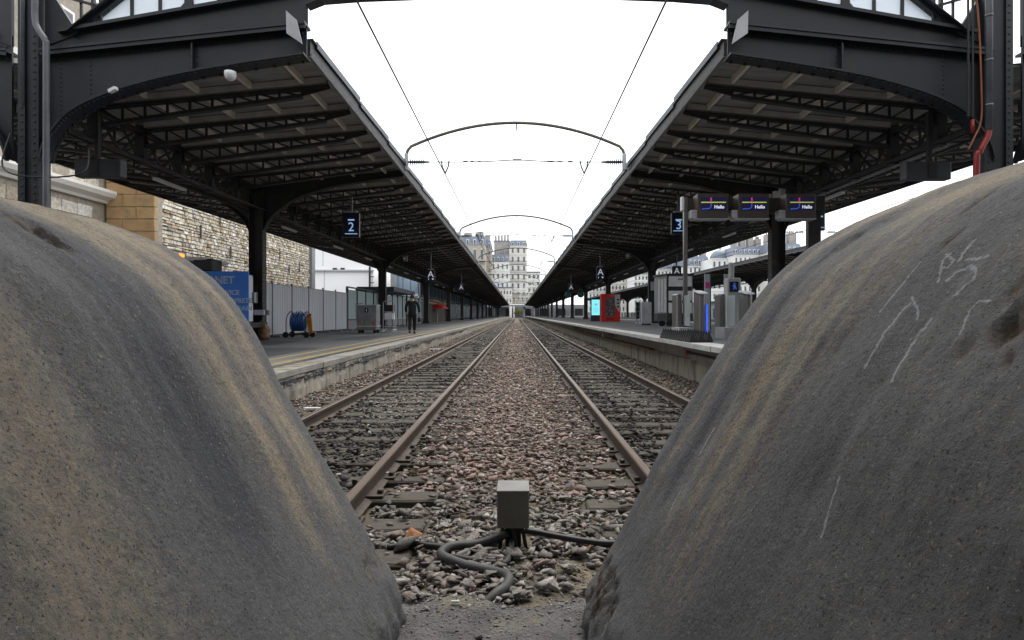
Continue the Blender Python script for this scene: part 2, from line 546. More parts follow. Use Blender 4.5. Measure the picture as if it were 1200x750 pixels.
def left_platform():
    b = MB()
    # body: a long block whose top falls gently towards the edge
    b.prism([(-3.97, -0.2), (-3.97, LE - 0.14), (-4.35, LE - 0.14), (-4.35, LE + 0.035), (-4.85, LZ - 0.008), (-20, LZ - 0.008), (-20, -0.2)], 1.0, 330)
    p = b.build('platform', M['asphalt'])
    tag(p, 'left asphalt platform with worn yellow line along its concrete edge', kind='structure')
    w = MB()
    # rough concrete face, slightly uneven
    ny = 500
    zs = [-0.12, 0.0, 0.12, 0.22, 0.30, LE - 0.125]
    yy = [1.0 + 0.08 * i if i < 400 else 33 + (i - 400) * 3 for i in range(ny)]
    vs = []
    for y in yy:
        for k, z in enumerate(zs):
            d = 0.018 * mnoise.noise(Vector((y * 1.3, z * 4, 0))) + 0.014 * mnoise.noise(Vector((y * 5, z * 11, 4)))
            if mnoise.noise(Vector((y * 0.7, 8.1, 0))) > 0.12 and k >= 3:
                d -= 0.06 * (0.6 + mnoise.noise(Vector((y * 7, z * 18, 9))))
            vs.append((-3.93 + d, y, z))
    n = len(zs)
    w.add(vs, [(i * n + k, i * n + k + 1, (i + 1) * n + k + 1, (i + 1) * n + k) for i in range(ny - 1) for k in range(n - 1)])
    w.build('edge_wall', M['platform_conc'], p)
    # broken dark ledge under the coping
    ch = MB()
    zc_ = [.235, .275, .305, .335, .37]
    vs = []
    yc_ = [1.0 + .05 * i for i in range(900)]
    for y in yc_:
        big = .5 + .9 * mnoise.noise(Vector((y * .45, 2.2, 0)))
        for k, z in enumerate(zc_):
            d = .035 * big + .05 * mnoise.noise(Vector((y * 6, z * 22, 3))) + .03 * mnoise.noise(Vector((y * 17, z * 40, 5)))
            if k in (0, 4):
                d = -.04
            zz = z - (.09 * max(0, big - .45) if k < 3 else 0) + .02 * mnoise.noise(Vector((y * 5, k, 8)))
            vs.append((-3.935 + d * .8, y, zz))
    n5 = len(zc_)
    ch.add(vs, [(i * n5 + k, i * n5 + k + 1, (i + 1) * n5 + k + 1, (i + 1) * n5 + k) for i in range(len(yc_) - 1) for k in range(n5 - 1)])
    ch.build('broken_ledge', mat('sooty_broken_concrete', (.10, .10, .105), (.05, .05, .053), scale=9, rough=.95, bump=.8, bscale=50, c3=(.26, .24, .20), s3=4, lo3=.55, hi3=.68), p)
    # coping stones, one by one
    me = []
    for v in range(4):
        c = MB()
        rv = random.Random(v)
        c.cbox(-4.34, -3.915 + rv.uniform(-.008, .008), 0.006, 1.594, LE - 0.12, LE + 0.005, 0.012)
        me.append(c.mesh('coping_stone', M['coping']))
    for i in range(45):
        put('coping_stone', me[i % 4], p, (0, 3.0 + 1.6 * i, random.uniform(-.006, .006)))
    c = MB().box(-4.34, -3.915, 75.0, 330, LE - 0.12, LE)
    c.build('far_coping', M['coping'], p)
    # yellow line and the hatching of the near end (4 mm sheets)
    def topz(x):
        t = (x + 4.85) / 0.5
        return (LZ - 0.008) + (LE + 0.035 - LZ + 0.008) * max(0, min(1, t)) if x < -4.35 else LE + 0.005
    y_ = MB()
    x0, x1 = -4.50, -4.38
    y_.add([(x0, 3, topz(x0) + .004), (x1, 3, topz(x1) + .004), (x1, 320, topz(x1) + .004), (x0, 320, topz(x0) + .004)], [(0, 1, 2, 3)])
    y_.build('yellow_line', M['yellow'], p)
    h = MB()
    for k in range(9):
        ya = 7.4 + k * 0.62
        for (xa, xb) in ((-4.34, -3.94),):
            zt = LE + 0.012
            h.add([(xa, ya, zt), (xb, ya + 0.28, zt), (xb, ya + 0.40, zt), (xa, ya + 0.12, zt)], [(0, 1, 2, 3)])
    h.build('yellow_hatching', M['yellow'], p)
    h = MB()
    x0, x1 = -4.80, -4.72
    h.add([(x0, 3, topz(x0) + .004), (x1, 3, topz(x1) + .004), (x1, 60, topz(x1) + .004), (x0, 60, topz(x0) + .004)], [(0, 1, 2, 3)])
    h.build('inner_yellow_line', M['yellow'], p)
    # fine dark asphalt patches
    q = MB()
    for (xa, xb, ya, yb) in ((-7.2, -5.0, 9.5, 16.3), (-6.4, -5.1, 21, 26), (-8.6, -6.9, 17.6, 20.5)):
        q.add([(xa, ya, LZ - .004), (xb, ya, LZ - .004), (xb - .1, yb, LZ - .004), (xa + .2, yb, LZ - .004)], [(0, 1, 2, 3)])
    q.build('asphalt_patch', mat('fresh_asphalt_patch', (0.05, 0.052, 0.056), (0.04, 0.04, 0.044), scale=2, rough=0.85), p)
    return p


RZ = 0.90


def right_platform():
    b = MB()
    b.prism([(3.99, -0.2), (3.99, RZ - 0.115), (3.86, RZ - 0.115), (3.86, RZ - 0.006), (14.5, RZ - 0.006), (14.5, -0.2)], 1.0, 330)
    p = b.build('platform', M['asphalt'])
    tag(p, 'raised right platform with pale overhanging coping above an old concrete wall', kind='structure')
    w = MB()
    ny = 420
    zs = [-0.12, 0.05, 0.2, 0.36, 0.44, 0.45]
    yy = [1.0 + 0.1 * i if i < 330 else 34 + (i - 330) * 3.3 for i in range(ny)]
    vs = []
    for y in yy:
        for k, z in enumerate(zs):
            d = 0.018 * mnoise.noise(Vector((y * 1.2, z * 4, 10))) + 0.012 * mnoise.noise(Vector((y * 5, z * 11, 14)))
            if k == 4 and mnoise.noise(Vector((y * 1.1, 3.3, 0))) > 0.15:
                d -= 0.05
            if k == 5:
                d = -0.13
            vs.append((3.90 - d, y, z))
    n = len(zs)
    w.add(vs, [(i * n + k, i * n + k + 1, (i + 1) * n + k + 1, (i + 1) * n + k) for i in range(ny - 1) for k in range(n - 1)])
    w.build('edge_wall', M['platform_conc'], p)
    u = MB().box(3.955, 3.985, 1.0, 330, 0.44, RZ - 0.117)
    u.build('upper_wall', M['coping'], p)
    me = []
    for v in range(3):
        c = MB()
        rv = random.Random(v + 20)
        c.cbox(3.41 + rv.uniform(-.006, .006), 3.855, 0.006, 1.994, RZ - 0.11, RZ, 0.01)
        me.append(c.mesh('coping_slab', M['coping_light']))
    for i in range(40):
        put('coping_slab', me[i % 3], p, (0, 3.0 + 2.0 * i, random.uniform(-.003, .003)))
    MB().box(3.41, 3.855, 83.0, 330, RZ - 0.11, RZ).build('far_coping', M['coping_light'], p)
    # rusty ledge strip and a grey pipe along the wall
    MB().bar((3.80, 17.6, 0.475), (3.80, 44, 0.475), 0.13, 0.045).build('rusty_ledge', M['rust'], p)
    MB().tube([(3.88, 8, 0.60), (3.88, 14.3, 0.60)], 0.03, 8).build('wall_rail', M['dark'], p)
    MB().lathe([(0.0, -.06), (.05, -.06), (.05, .06), (0, .06)], (3.88, 14.2, 0.60), 10, 'y').build('red_cap', M['red'], p)
    br = MB()
    for y in (25.5, 40):
        br.box(3.5, 3.95, y, y + .12, 0.55, RZ - .115)
    br.build('bracket', M['coping'], p)
    y_ = MB()
    y_.add([(3.60, 26, RZ + .004), (3.72, 26, RZ + .004), (3.72, 34, RZ + .004), (3.60, 34, RZ + .004)], [(0, 1, 2, 3)])
    y_.build('yellow_line', M['yellow'], p)
    return p


left_platform()
right_platform()
b = MB().prism([(21.5, -0.16), (21.5, RZ), (32.5, RZ), (32.5, -0.16)], 2.0, 330)
tag(b.build('platform', M['asphalt']), 'far right platform beyond the next pair of tracks', kind='structure')

# ------------------------------------------------------------------ tracks
RAILX = [(-2.68, -1.19), (1.075, 2.585)]


def rail_mesh(x, y0, y1, name, parent):
    prof = [(-.07, 0.0), (.07, 0.0), (.07, .012), (.012, .03), (.010, .115), (.034, .125), (.036, .158), (.026, .168), (-.026, .168), (-.036, .158), (-.034, .125), (-.010, .115), (-.012, .03), (-.07, .012)]
    b = MB()
    n = len(prof)
    yb = [y0, y0 + 20, y1]
    vs = [(x + p[0], y, p[1]) for y in yb for p in prof]
    for j in range(len(yb) - 1):
        for i in range(n):
            k = (i + 1) % n
            b.cur = 1 if i in (6, 7, 8) else 0
            b.f.append((j * n + i, j * n + k, (j + 1) * n + k, (j + 1) * n + i))
            b.mi.append(b.cur)
    b.v = vs
    b.f.append(tuple(range(n)))
    b.mi.append(0)
    return b.build(name, [M['rail'], M['rail_top']], parent)


def sleeper_mesh(seed):
    rv = random.Random(seed)
    bm = bmesh.new()
    bmesh.ops.create_cube(bm, size=1)
    for v in bm.verts:
        v.co = Vector((v.co.x * 2.6, v.co.y * 0.25, v.co.z * 0.15 - 0.075))
    bmesh.ops.bevel(bm, geom=bm.edges[:], offset=0.014, segments=1, affect='EDGES')
    bmesh.ops.subdivide_edges(bm, edges=[e for e in bm.edges if abs((e.verts[0].co - e.verts[1].co).x) > 1], cuts=10)
    for v in bm.verts:
        v.co += Vector((0, 0.010 * mnoise.noise(Vector((v.co.x * 2, seed * 3.1, v.co.z * 5))), 0.010 * mnoise.noise(Vector((v.co.x * 2.5, seed * 5.3, v.co.y * 9)))))
    me = bpy.data.meshes.new('sleeper')
    bm.to_mesh(me)
    bm.free()
    me.materials.append(M['sleeper'])
    return me


SLM = [sleeper_mesh(k) for k in range(6)]
SLEEPERS = []


def track(idx, label):
    xa, xb = RAILX[idx]
    xc = (xa + xb) / 2
    t = thing('railway_track', label, 'railway track', (xc, 3.0, 0), 'pair of station tracks')
    for x in (xa, xb):
        rail_mesh(x, 2.6, 330, 'rail', t)
    y = 3.72 if idx == 0 else 3.55
    k = 0
    far = MB()
    plates = MB().box(-.12, .12, -.09, .09, 0.0, 0.022)
    for sx in (-.085, .085):
        plates.cbox(sx - .022, sx + .022, -.03, .03, 0.02, 0.055, .006)
    pm = plates.mesh('rail_chair', M['rail'])
    while y < 200:
        dz = random.uniform(-.012, .012) if y > 6.2 else random.uniform(.002, .02)
        if k < 75:
            s = put('sleeper', SLM[k % 6], t, (random.uniform(-.04, .04), y - 3.0, dz))
            s.rotation_euler = (0, 0, random.uniform(-.012, .012))
            SLEEPERS.append((xc, y))
            if k < 22:
                for x in (xa, xb):
                    put('rail_chair', pm, s, (x - xc, 0, 0.002))
        else:
            far.box(xc - 1.3, xc + 1.3, y - .125, y + .125, -.15, -.005)
        y += 0.6
        k += 1
    tag(far.build('far_sleepers', M['sleeper'], t), kind='stuff')
    return t


track(0, 'rusty railway track running beside the lower platform with yellow line')
track(1, 'rusty railway track running beside the raised pale coping platform')

# ------------------------------------------------------------------ ballast
def stone_variant(seed, flat=0.7):
    rv = np.random.default_rng(seed)
    p = rv.normal(size=(9, 3))
    p /= np.linalg.norm(p, axis=1)[:, None]
    p *= rv.uniform(0.75, 1.15, size=(9, 1))
    p *= np.array([rv.uniform(.95, 1.45), rv.uniform(.65, 1.0), rv.uniform(.26, .50)])
    bm = bmesh.new()
    for q in p:
        bm.verts.new(q)
    r = bmesh.ops.convex_hull(bm, input=bm.verts[:])
    bmesh.ops.delete(bm, geom=[v for v in bm.verts if not v.link_faces], context='VERTS')
    bm.verts.index_update()
    v = np.array([x.co[:] for x in bm.verts])
    f = np.array([[x.index for x in fc.verts] for fc in bm.faces if len(fc.verts) == 3])
    bm.free()
    return v, f


VARS = [stone_variant(s) for s in range(28)]


def rot_mats(n, tilt=0.5):
    a = rng.uniform(0, 2 * np.pi, n)
    ca, sa = np.cos(a), np.sin(a)
    Z = np.zeros((n, 3, 3))
    Z[:, 0, 0], Z[:, 0, 1], Z[:, 1, 0], Z[:, 1, 1], Z[:, 2, 2] = ca, -sa, sa, ca, 1
    bx = rng.normal(0, tilt, n)
    X = np.zeros((n, 3, 3))
    X[:, 0, 0] = 1
    X[:, 1, 1], X[:, 1, 2], X[:, 2, 1], X[:, 2, 2] = np.cos(bx), -np.sin(bx), np.sin(bx), np.cos(bx)
    by = rng.normal(0, tilt, n)
    Y = np.zeros((n, 3, 3))
    Y[:, 1, 1] = 1
    Y[:, 0, 0], Y[:, 0, 2], Y[:, 2, 0], Y[:, 2, 2] = np.cos(by), np.sin(by), -np.sin(by), np.cos(by)
    return Z @ X @ Y


def ballast(n, y0, y1, size, name_list):
    x = rng.uniform(XL + .05, XR - .05, n)
    y = rng.uniform(y0, y1, n)
    sz = size * rng.lognormal(0, 0.28, n)
    keep = np.ones(n, bool)
    ins = np.zeros(n, bool)
    for xa, xb in RAILX:
        for xr in (xa, xb):
            keep &= np.abs(x - xr) > 0.07 + 0.5 * sz
        ins |= (x > xa) & (x < xb)
    onsl = np.zeros(n, bool)
    sl = np.array(SLEEPERS)
    for k in range(2):
        xc = sum(RAILX[k]) / 2
        ysl = sl[np.abs(sl[:, 0] - xc) < .1][:, 1]
        d = np.min(np.abs(y[:, None] - ysl[None, :]), axis=1)
        onsl |= (np.abs(x - xc) < 1.33) & (d < 0.15)
    pat = np.array([mnoise.noise(Vector((a * 0.8, b * 0.25, 5.0))) for a, b in zip(x, y)])
    keep &= ~(onsl & (rng.uniform(size=n) > np.where(((pat > 0.1) & (y > 5.5)) | (x > 0) & (y > 6.2) & (pat > -.25), 0.55, np.where(y < 6.0, 0.10, 0.14))))
    # the dusty hollow in front of the slab, right of the hose
    hol = (np.hypot((x - 0.28) / 0.42, (y - 3.42) / 0.30) < 1.0) & (rng.uniform(size=n) > 0.25)
    keep &= ~hol
    keep &= y > 3.13 + 0.12 * np.array([mnoise.noise(Vector((a * 3, 0, 0))) for a in x])
    keep &= ~((np.abs(x + .015) < .11) & (np.abs(y - 3.95) < .16))
    x, y, sz, ins, pat, onsl = x[keep], y[keep], sz[keep], ins[keep], pat[keep], onsl[keep]
    n = len(x)
    zb = np.array([bed_z(a, b) for a, b in zip(x, y)]) + rng.uniform(0.0, 0.045, n)
    zb += np.where(onsl, 0.04, 0)
    pal = np.array(STONE_COLS)
    ci = rng.integers(0, len(pal), n)
    col = pal[ci] * rng.uniform(0.8, 1.35, (n, 1))
    red = (np.abs(x) < 1.0) & (y > 5.0)
    col[red] *= np.array([1.30, 1.14, 1.09])
    col[(~red) & (y > 9) & ~ins] *= np.array([1.05, 0.98, 0.92])
    # oil-blackened stone in the four-foot
    oil = ins & (pat + rng.normal(0, .10, n) > np.where(x > 0, -0.45, -0.30)) & (y > 4.6) & (y < 60)
    col[oil] *= np.where(x[oil] > 0, 0.24, 0.32)[:, None] * np.array([1.0, 1.0, 1.06])
    pale = rng.uniform(size=n) < 0.012
    col[pale] = (0.42, 0.40, 0.36)
    return x, y, zb, sz, col


def assemble(parts, name, material):
    Vs, Fs, Cs, off = [], [], [], 0
    for (x, y, z, sz, col) in parts:
        n = len(x)
        var = rng.integers(0, len(VARS), n)
        Rm = rot_mats(n, 0.26)
        for k in range(len(VARS)):
            idx = np.where(var == k)[0]
            if not len(idx):
                continue
            v, f = VARS[k]
            P = np.einsum('nij,vj->nvi', Rm[idx], v) * sz[idx][:, None, None] * 0.5
            P += np.stack([x[idx], y[idx], z[idx]], 1)[:, None, :]
            Vs.append(P.reshape(-1, 3))
            Fs.append((f[None] + (np.arange(len(idx)) * len(v))[:, None, None] + off).reshape(-1, 3))
            Cs.append(np.repeat(col[idx], len(v), axis=0))
            off += len(idx) * len(v)
    V, Fc, C = np.concatenate(Vs), np.concatenate(Fs), np.concatenate(Cs)
    me = bpy.data.meshes.new(name)
    me.vertices.add(len(V))
    me.vertices.foreach_set('co', V.ravel())
    me.loops.add(len(Fc) * 3)
    me.loops.foreach_set('vertex_index', Fc.ravel().astype(np.int32))
    me.polygons.add(len(Fc))
    me.polygons.foreach_set('loop_start', np.arange(0, len(Fc) * 3, 3, dtype=np.int32))
    me.update(calc_edges=True)
    a = me.attributes.new('tint', 'FLOAT_COLOR', 'POINT')
    a.data.foreach_set('color', np.concatenate([C, np.ones((len(C), 1))], 1).ravel())
    me.materials.append(material)
    me.validate()
    o = bpy.data.objects.new(name, me)
    COL.objects.link(o)
    return o


bl = [ballast(9500, 3.9, 6.5, 0.070, None), ballast(5200, 3.05, 3.95, 0.066, None), ballast(14000, 6.5, 11, 0.066, None), ballast(15000, 11, 20, 0.074, None), ballast(11000, 20, 45, 0.10, None), ballast(5000, 45, 110, 0.17, None)]
tag(assemble(bl, 'track_ballast', M['ballast']), kind='stuff')

# the stones that show largest, one by one on the track bed
SM = []
for k in range(16):
    v, f = VARS[k]
    me = bpy.data.meshes.new('stone')
    me.from_pydata([tuple(q * 0.5) for q in v], [], [tuple(int(i) for i in q) for q in f])
    me.materials.append(M['ballast_part'])
    SM.append(me)
cnt = 0
while cnt < 230:
    y = 3.15 + random.random() ** 1.5 * 2.2
    x = random.uniform(-0.22 * y, 0.17 * y)
    if 0.6 * abs(y - 3.42) / .3 + abs(x - .28) / .42 < 0.9 and random.random() < .8:
        continue
    if abs(x + .015) < .13 and abs(y - 3.95) < .2:
        continue
    if any(abs(x - xr) < .12 for xr in (-1.19, 1.075)):
        continue
    if (x < -.6 or x > .5) and any(abs(y - q[1]) < .17 and (q[0] < 0) == (x < 0) for q in SLEEPERS):
        continue
    s = put('stone', random.choice(SM), bed, (x, y, bed_z(x, y) + random.uniform(.02, .05)))
    sc = random.uniform(.055, .095)
    s.scale = (sc, sc, sc * .9)
    s.rotation_euler = (random.gauss(0, .3), random.gauss(0, .3), random.uniform(0, 6.28))
    cnt += 1

# grit and small chips on the concrete apron and in the dusty hollow
gn = 4200
gx_ = rng.uniform(-.75, .55, gn)
gy_ = 2.6 + rng.uniform(0, 1, gn) ** .55 * 1.3
gz_ = np.array([max(slab_z(a, b_), bed_z(a, b_)) for a, b_ in zip(gx_, gy_)]) + .002
gs_ = 0.010 * rng.lognormal(0, .6, gn)
gc_ = np.array(STONE_COLS)[rng.integers(0, 7, gn)] * rng.uniform(.7, 1.3, (gn, 1))
tag(assemble([(gx_, gy_, gz_, gs_, gc_)], 'grit', M['ballast']), kind='stuff')

# ------------------------------------------------------------------ concrete buffers in the foreground
def block_mat():
    m = bpy.data.materials.new('streaked_weathered_concrete')
    m.use_nodes = True
    t = m.node_tree
    b = t.nodes['Principled BSDF']
    b.inputs['Roughness'].default_value = 0.88
    at_ = t.nodes.new('ShaderNodeAttribute')
    at_.attribute_name = 'flow'          # (along depth, down the slope)
    geo = t.nodes.new('ShaderNodeNewGeometry')

    def noise_(vec, s, d, lo, hi, dist=0.0):
        n = t.nodes.new('ShaderNodeTexNoise')
        n.inputs['Scale'].default_value = s
        n.inputs['Detail'].default_value = d
        n.inputs['Roughness'].default_value = 0.65
        n.inputs['Distortion'].default_value = dist
        t.links.new(vec, n.inputs['Vector'])
        r = t.nodes.new('ShaderNodeMapRange')
        r.inputs['From Min'].default_value = lo
        r.inputs['From Max'].default_value = hi
        t.links.new(n.outputs['Fac'], r.inputs['Value'])
        return r.outputs[0], n.outputs['Fac']

    mp = t.nodes.new('ShaderNodeMapping')
    mp.inputs['Scale'].default_value = (2.6, 0.42, 1)
    t.links.new(at_.outputs['Vector'], mp.inputs['Vector'])
    mp2 = t.nodes.new('ShaderNodeMapping')
    mp2.inputs['Scale'].default_value = (9, 1.1, 1)
    t.links.new(at_.outputs['Vector'], mp2.inputs['Vector'])

    def mix(a, bcol, fac):
        mx = t.nodes.new('ShaderNodeMix')
        mx.data_type = 'RGBA'
        if isinstance(a, tuple):
            mx.inputs['A'].default_value = (*a, 1)
        else:
            t.links.new(a, mx.inputs['A'])
        mx.inputs['B'].default_value = (*bcol, 1)
        t.links.new(fac, mx.inputs['Factor'])
        return mx.outputs['Result']

    f3, h3 = noise_(geo.outputs['Position'], 5, 9, 0.35, 0.7)
    f4, h4 = noise_(geo.outputs['Position'], 105, 3, 0.585, 0.66)
    f5, _ = noise_(geo.outputs['Position'], 95, 3, 0.625, 0.70)
    def band(name, soft):
        a_ = t.nodes.new('ShaderNodeAttribute')
        a_.attribute_name = name
        n_ = t.nodes.new('ShaderNodeTexNoise')
        n_.inputs['Scale'].default_value = 34
        n_.inputs['Detail'].default_value = 9
        n_.inputs['Roughness'].default_value = 0.72
        t.links.new(geo.outputs['Position'], n_.inputs['Vector'])
        ad = t.nodes.new('ShaderNodeMath')
        ad.operation = 'MULTIPLY_ADD'
        ad.inputs[1].default_value = 1.25
        t.links.new(n_.outputs['Fac'], ad.inputs[0])
        t.links.new(a_.outputs['Fac'], ad.inputs[2])
        r_ = t.nodes.new('ShaderNodeMapRange')
        r_.inputs['From Min'].default_value = 0.78
        r_.inputs['From Max'].default_value = 0.78 + soft
        t.links.new(ad.outputs[0], r_.inputs['Value'])
        return r_.outputs[0]

    c = mix((0.108, 0.109, 0.113), (0.050, 0.053, 0.062), band('dark_stain', 0.62))
    c = mix(c, (0.275, 0.228, 0.163), band('tan_stain', 0.68))
    f6, _ = noise_(geo.outputs['Position'], 26, 8, 0.42, 0.68)
    fm3 = t.nodes.new('ShaderNodeMath')
    fm3.operation = 'MULTIPLY'
    fm3.inputs[1].default_value = 0.40
    t.links.new(f6, fm3.inputs[0])
    c = mix(c, (0.052, 0.049, 0.046), fm3.outputs[0])
    c = mix(c, (0.030, 0.027, 0.025), f4)
    c = mix(c, (0.25, 0.225, 0.19), f5)
    ab = t.nodes.new('ShaderNodeAttribute')
    ab.attribute_name = 'broken'
    fb_, _ = noise_(geo.outputs['Position'], 22, 6, 0.35, 0.62)
    fmb = t.nodes.new('ShaderNodeMath')
    fmb.operation = 'MULTIPLY'
    t.links.new(ab.outputs['Fac'], fmb.inputs[0])
    t.links.new(fb_, fmb.inputs[1])
    c = mix(c, (0.085, 0.058, 0.036), fmb.outputs[0])
    t.links.new(c, b.inputs['Base Color'])
    n2 = t.nodes.new('ShaderNodeTexNoise')
    n2.inputs['Scale'].default_value = 45
    n2.inputs['Detail'].default_value = 10
    n2.inputs['Roughness'].default_value = 0.75
    t.links.new(geo.outputs['Position'], n2.inputs['Vector'])
    bp = t.nodes.new('ShaderNodeBump')
    bp.inputs['Strength'].default_value = 0.8
    bp.inputs['Distance'].default_value = 0.022
    t.links.new(n2.outputs['Fac'], bp.inputs['Height'])
    t.links.new(bp.outputs[0], b.inputs['Normal'])
    return m


M['block'] = block_mat()
YF = 2.9        # distance of the far shoulder


def buffer_block(px, label, side, gouges, seed, stain):
    pts = np.array([((x - 606) / F * YF, CAMZ + (369 - y) / F * YF) for x, y in px])
    # resample and smooth
    d = np.r_[0, np.cumsum(np.hypot(*np.diff(pts, axis=0).T))]
    nt_ = 300
    s = np.linspace(0, d[-1], nt_)
    P = np.stack([np.interp(s, d, pts[:, 0]), np.interp(s, d, pts[:, 1])], 1)
    for _ in range(10):
        P[1:-1] = (P[:-2] + 2 * P[1:-1] + P[2:]) / 4
    T = np.gradient(P, axis=0)
    T /= np.linalg.norm(T, axis=1)[:, None]
    N = np.stack([T[:, 1], -T[:, 0]], 1) * (1 if side < 0 else -1)     # outward (towards the gap / up)
    ysec = list(np.linspace(0.62, YF - (0.06 if side < 0 else 0.015), 200)) 
    sec = [(0.62 - 0.16 * math.cos(k / 8 * math.pi / 2), 0.16 * (1 - math.sin(k / 8 * math.pi / 2))) for k in range(8)]
    sec += [(y, 0.0) for y in ysec]
    for k in range(1, 11):
        th = k / 10 * math.pi / 2
        sec.append((YF - (0.06 if side < 0 else 0.015) + 0.22 * math.sin(th), 0.22 * (1 - math.cos(th))))
    vs, fl, gv, tv, dkv = [], [], [], [], []
    for (y, off) in sec:
        for i in range(nt_):
            p = P[i] - N[i] * off
            q = Vector((p[0] * 1.0, y, p[1]))
            w = mnoise.noise(q * 1.6 + Vector((seed, 0, 0))) * 0.022 + mnoise.noise(q * 5 + Vector((seed, 3, 0))) * 0.008 + mnoise.noise(q * 22 + Vector((seed, 3, 9))) * 0.0025 + (mnoise.noise(Vector((y * 7, s[i] * .7, seed))) * .010 + mnoise.noise(Vector((y * 19, s[i] * 1.6, seed))) * .004) * min(1, max(0, p[1] - .2))
            cut = 0.0
            for (gc, gr, depth, rough) in gouges:
                dd = q - Vector(gc)
                e = math.sqrt(sum((dd[a] / gr[a]) ** 2 for a in range(3))) + 0.45 * mnoise.noise(q * 13 + Vector((0, seed, 0))) + 0.25 * mnoise.noise(q * 37)
                if e < 1:
                    cut = max(cut, min(1, (1 - e) * 2.2))
                    w -= depth * min(1, (1 - e) * 6) * (0.60 + rough * (0.8 * mnoise.noise(q * 24) + .5 * mnoise.noise(q * 60)))
            # ragged foot
            if p[1] < 0.35:
                w += (0.35 - p[1]) * 0.10 * mnoise.noise(q * 14 + Vector((0, 0, seed)))
            vs.append((q.x + N[i][0] * w, y, q.z + N[i][1] * w))
            fl.append((y, s[i], 0))
            gv.append(cut)
            tn, dk = stain(y, s[i], p[1])
            tv.append(tn)
            dkv.append(dk)
    ns = len(sec)
    fs = [(j * nt_ + i, j * nt_ + i + 1, (j + 1) * nt_ + i + 1, (j + 1) * nt_ + i) for j in range(ns - 1) for i in range(nt_ - 1)]
    fs.append(tuple((ns - 1) * nt_ + i for i in range(nt_)))
    fs.append(tuple(range(nt_)))
    b = MB()
    b.add(vs, fs)
    base = P[0]
    o = b.build('concrete_buffer', M['block'], smooth=True, loc=(float(base[0]), 1.8, 0.0))
    for pl in o.data.polygons:
        if len(pl.vertices) > 4:
            pl.use_smooth = False
    a = o.data.attributes.new('flow', 'FLOAT_VECTOR', 'POINT')
    a.data.foreach_set('vector', np.array(fl, dtype=np.float32).ravel() + seed)
    for nm_, val in (('tan_stain', tv), ('dark_stain', dkv)):
        a = o.data.attributes.new(nm_, 'FLOAT', 'POINT')
        a.data.foreach_set('value', np.array(val, dtype=np.float32))
    a = o.data.attributes.new('broken', 'FLOAT', 'POINT')
    a.data.foreach_set('value', np.array(gv, dtype=np.float32))
    return tag(o, label, 'concrete block', 'pair of concrete buffers either side of the gap'), P, N, s


left_px = [(478, 790), (476, 750), (470, 690), (450, 650), (420, 600), (380, 530), (340, 460), (300, 390), (276, 352), (250, 325), (200, 290), (130, 262), (60, 246), (0, 238), (-120, 226), (-300, 222), (-420, 260), (-470, 400), (-490, 790)]
right_px = [(672, 790), (680, 750), (690, 680), (720, 637), (760, 560), (800, 488), (830, 430), (860, 383), (900, 331), (950, 290), (1000, 262), (1100, 222), (1200, 195), (1300, 176), (1500, 168), (1640, 220), (1690, 400), (1700, 790)]


def gs_(v, c, w):
    return math.exp(-((v - c) / w) ** 2)


def sstep(a, b_, v):
    v = max(0.0, min(1.0, (v - a) / (b_ - a)))
    return v * v * (3 - 2 * v)


def stain_left(y, s_, z):
    """tan runs and soot on the left buffer: bands down the slope, wandering a little"""
    y = y + 0.05 * mnoise.noise(Vector((s_ * 1.3, y * 2, 3.0)))
    st = 0.5 + 0.9 * mnoise.noise(Vector((y * 13, s_ * .7, 1.0))) + 0.5 * mnoise.noise(Vector((y * 31, s_ * 1.2, 2.0)))
    low = sstep(.30, .85, z)
    tn = (gs_(y, 2.68, .12) * .85 + gs_(y, 2.40, .12) * .72) * (0.50 + .75 * st) * low
    tn += sstep(1.80, 1.45, y) * (.42 + .45 * mnoise.noise(Vector((y * 3, s_ * 1.1, 6)))) * sstep(.35, .8, z)
    tn += sstep(1.62, 1.80, z) * .30 * sstep(1.5, 2.6, y)
    dk = gs_(y, 2.02, .20) * .95 * (0.65 + .5 * st) * sstep(.4, .9, z) + sstep(1.2, .8, y) * .3
    dk += gs_(y, 2.53, .035) * .45 * sstep(.5, 1.2, z)
    return tn, dk


def stain_right(y, s_, z):
    y = y + 0.05 * mnoise.noise(Vector((s_ * 1.3, y * 2, 13.0)))
    st = 0.5 + 0.9 * mnoise.noise(Vector((y * 13, s_ * .7, 11.0))) + 0.5 * mnoise.noise(Vector((y * 31, s_ * 1.2, 12.0)))
    low = sstep(.35, .8, z)
    tn = gs_(y, 2.77, .045) * .55 * (0.4 + .8 * st) * low
    tn += sstep(2.52, 2.32, y) * sstep(1.80, 2.10, y) * (.20 + .52 * st + .35 * mnoise.noise(Vector((y * 3.1, s_ * 1.6, 21)))) * sstep(.25, .75, z)
    tn += sstep(1.75, 1.95, z) * .45
    tn += sstep(1.8, 1.5, y) * .12
    dk = gs_(y, 2.60, .09) * .75 * (0.5 + st) * sstep(.4, .9, z) + gs_(y, 1.70, .25) * .25 + sstep(1.2, .8, y) * .35
    return tn, dk


def on_face(px, x, y):
    """where a sight line meets a buffer's profile: used once to set out its gouges and scratches"""
    pts = np.array([((a - 606) / F * YF, CAMZ + (369 - b_) / F * YF) for a, b_ in px])
    side = -1 if pts[0, 0] < 0 else 1
    k = int(np.argmax(pts[:, 1]))
    xs, zs = np.abs(pts[:k + 1, 0]), pts[:k + 1, 1]
    for Y in np.arange(0.65, 2.95, 0.005):
        X, Z = (x - 606) / F * Y, CAMZ + (369 - y) / F * Y
        if abs(X) > xs[0] and Z < np.interp(abs(X), xs, zs):
            return Vector((X, Y, Z))
    return Vector(((x - 606) / F * YF, YF, CAMZ + (369 - y) / F * YF))


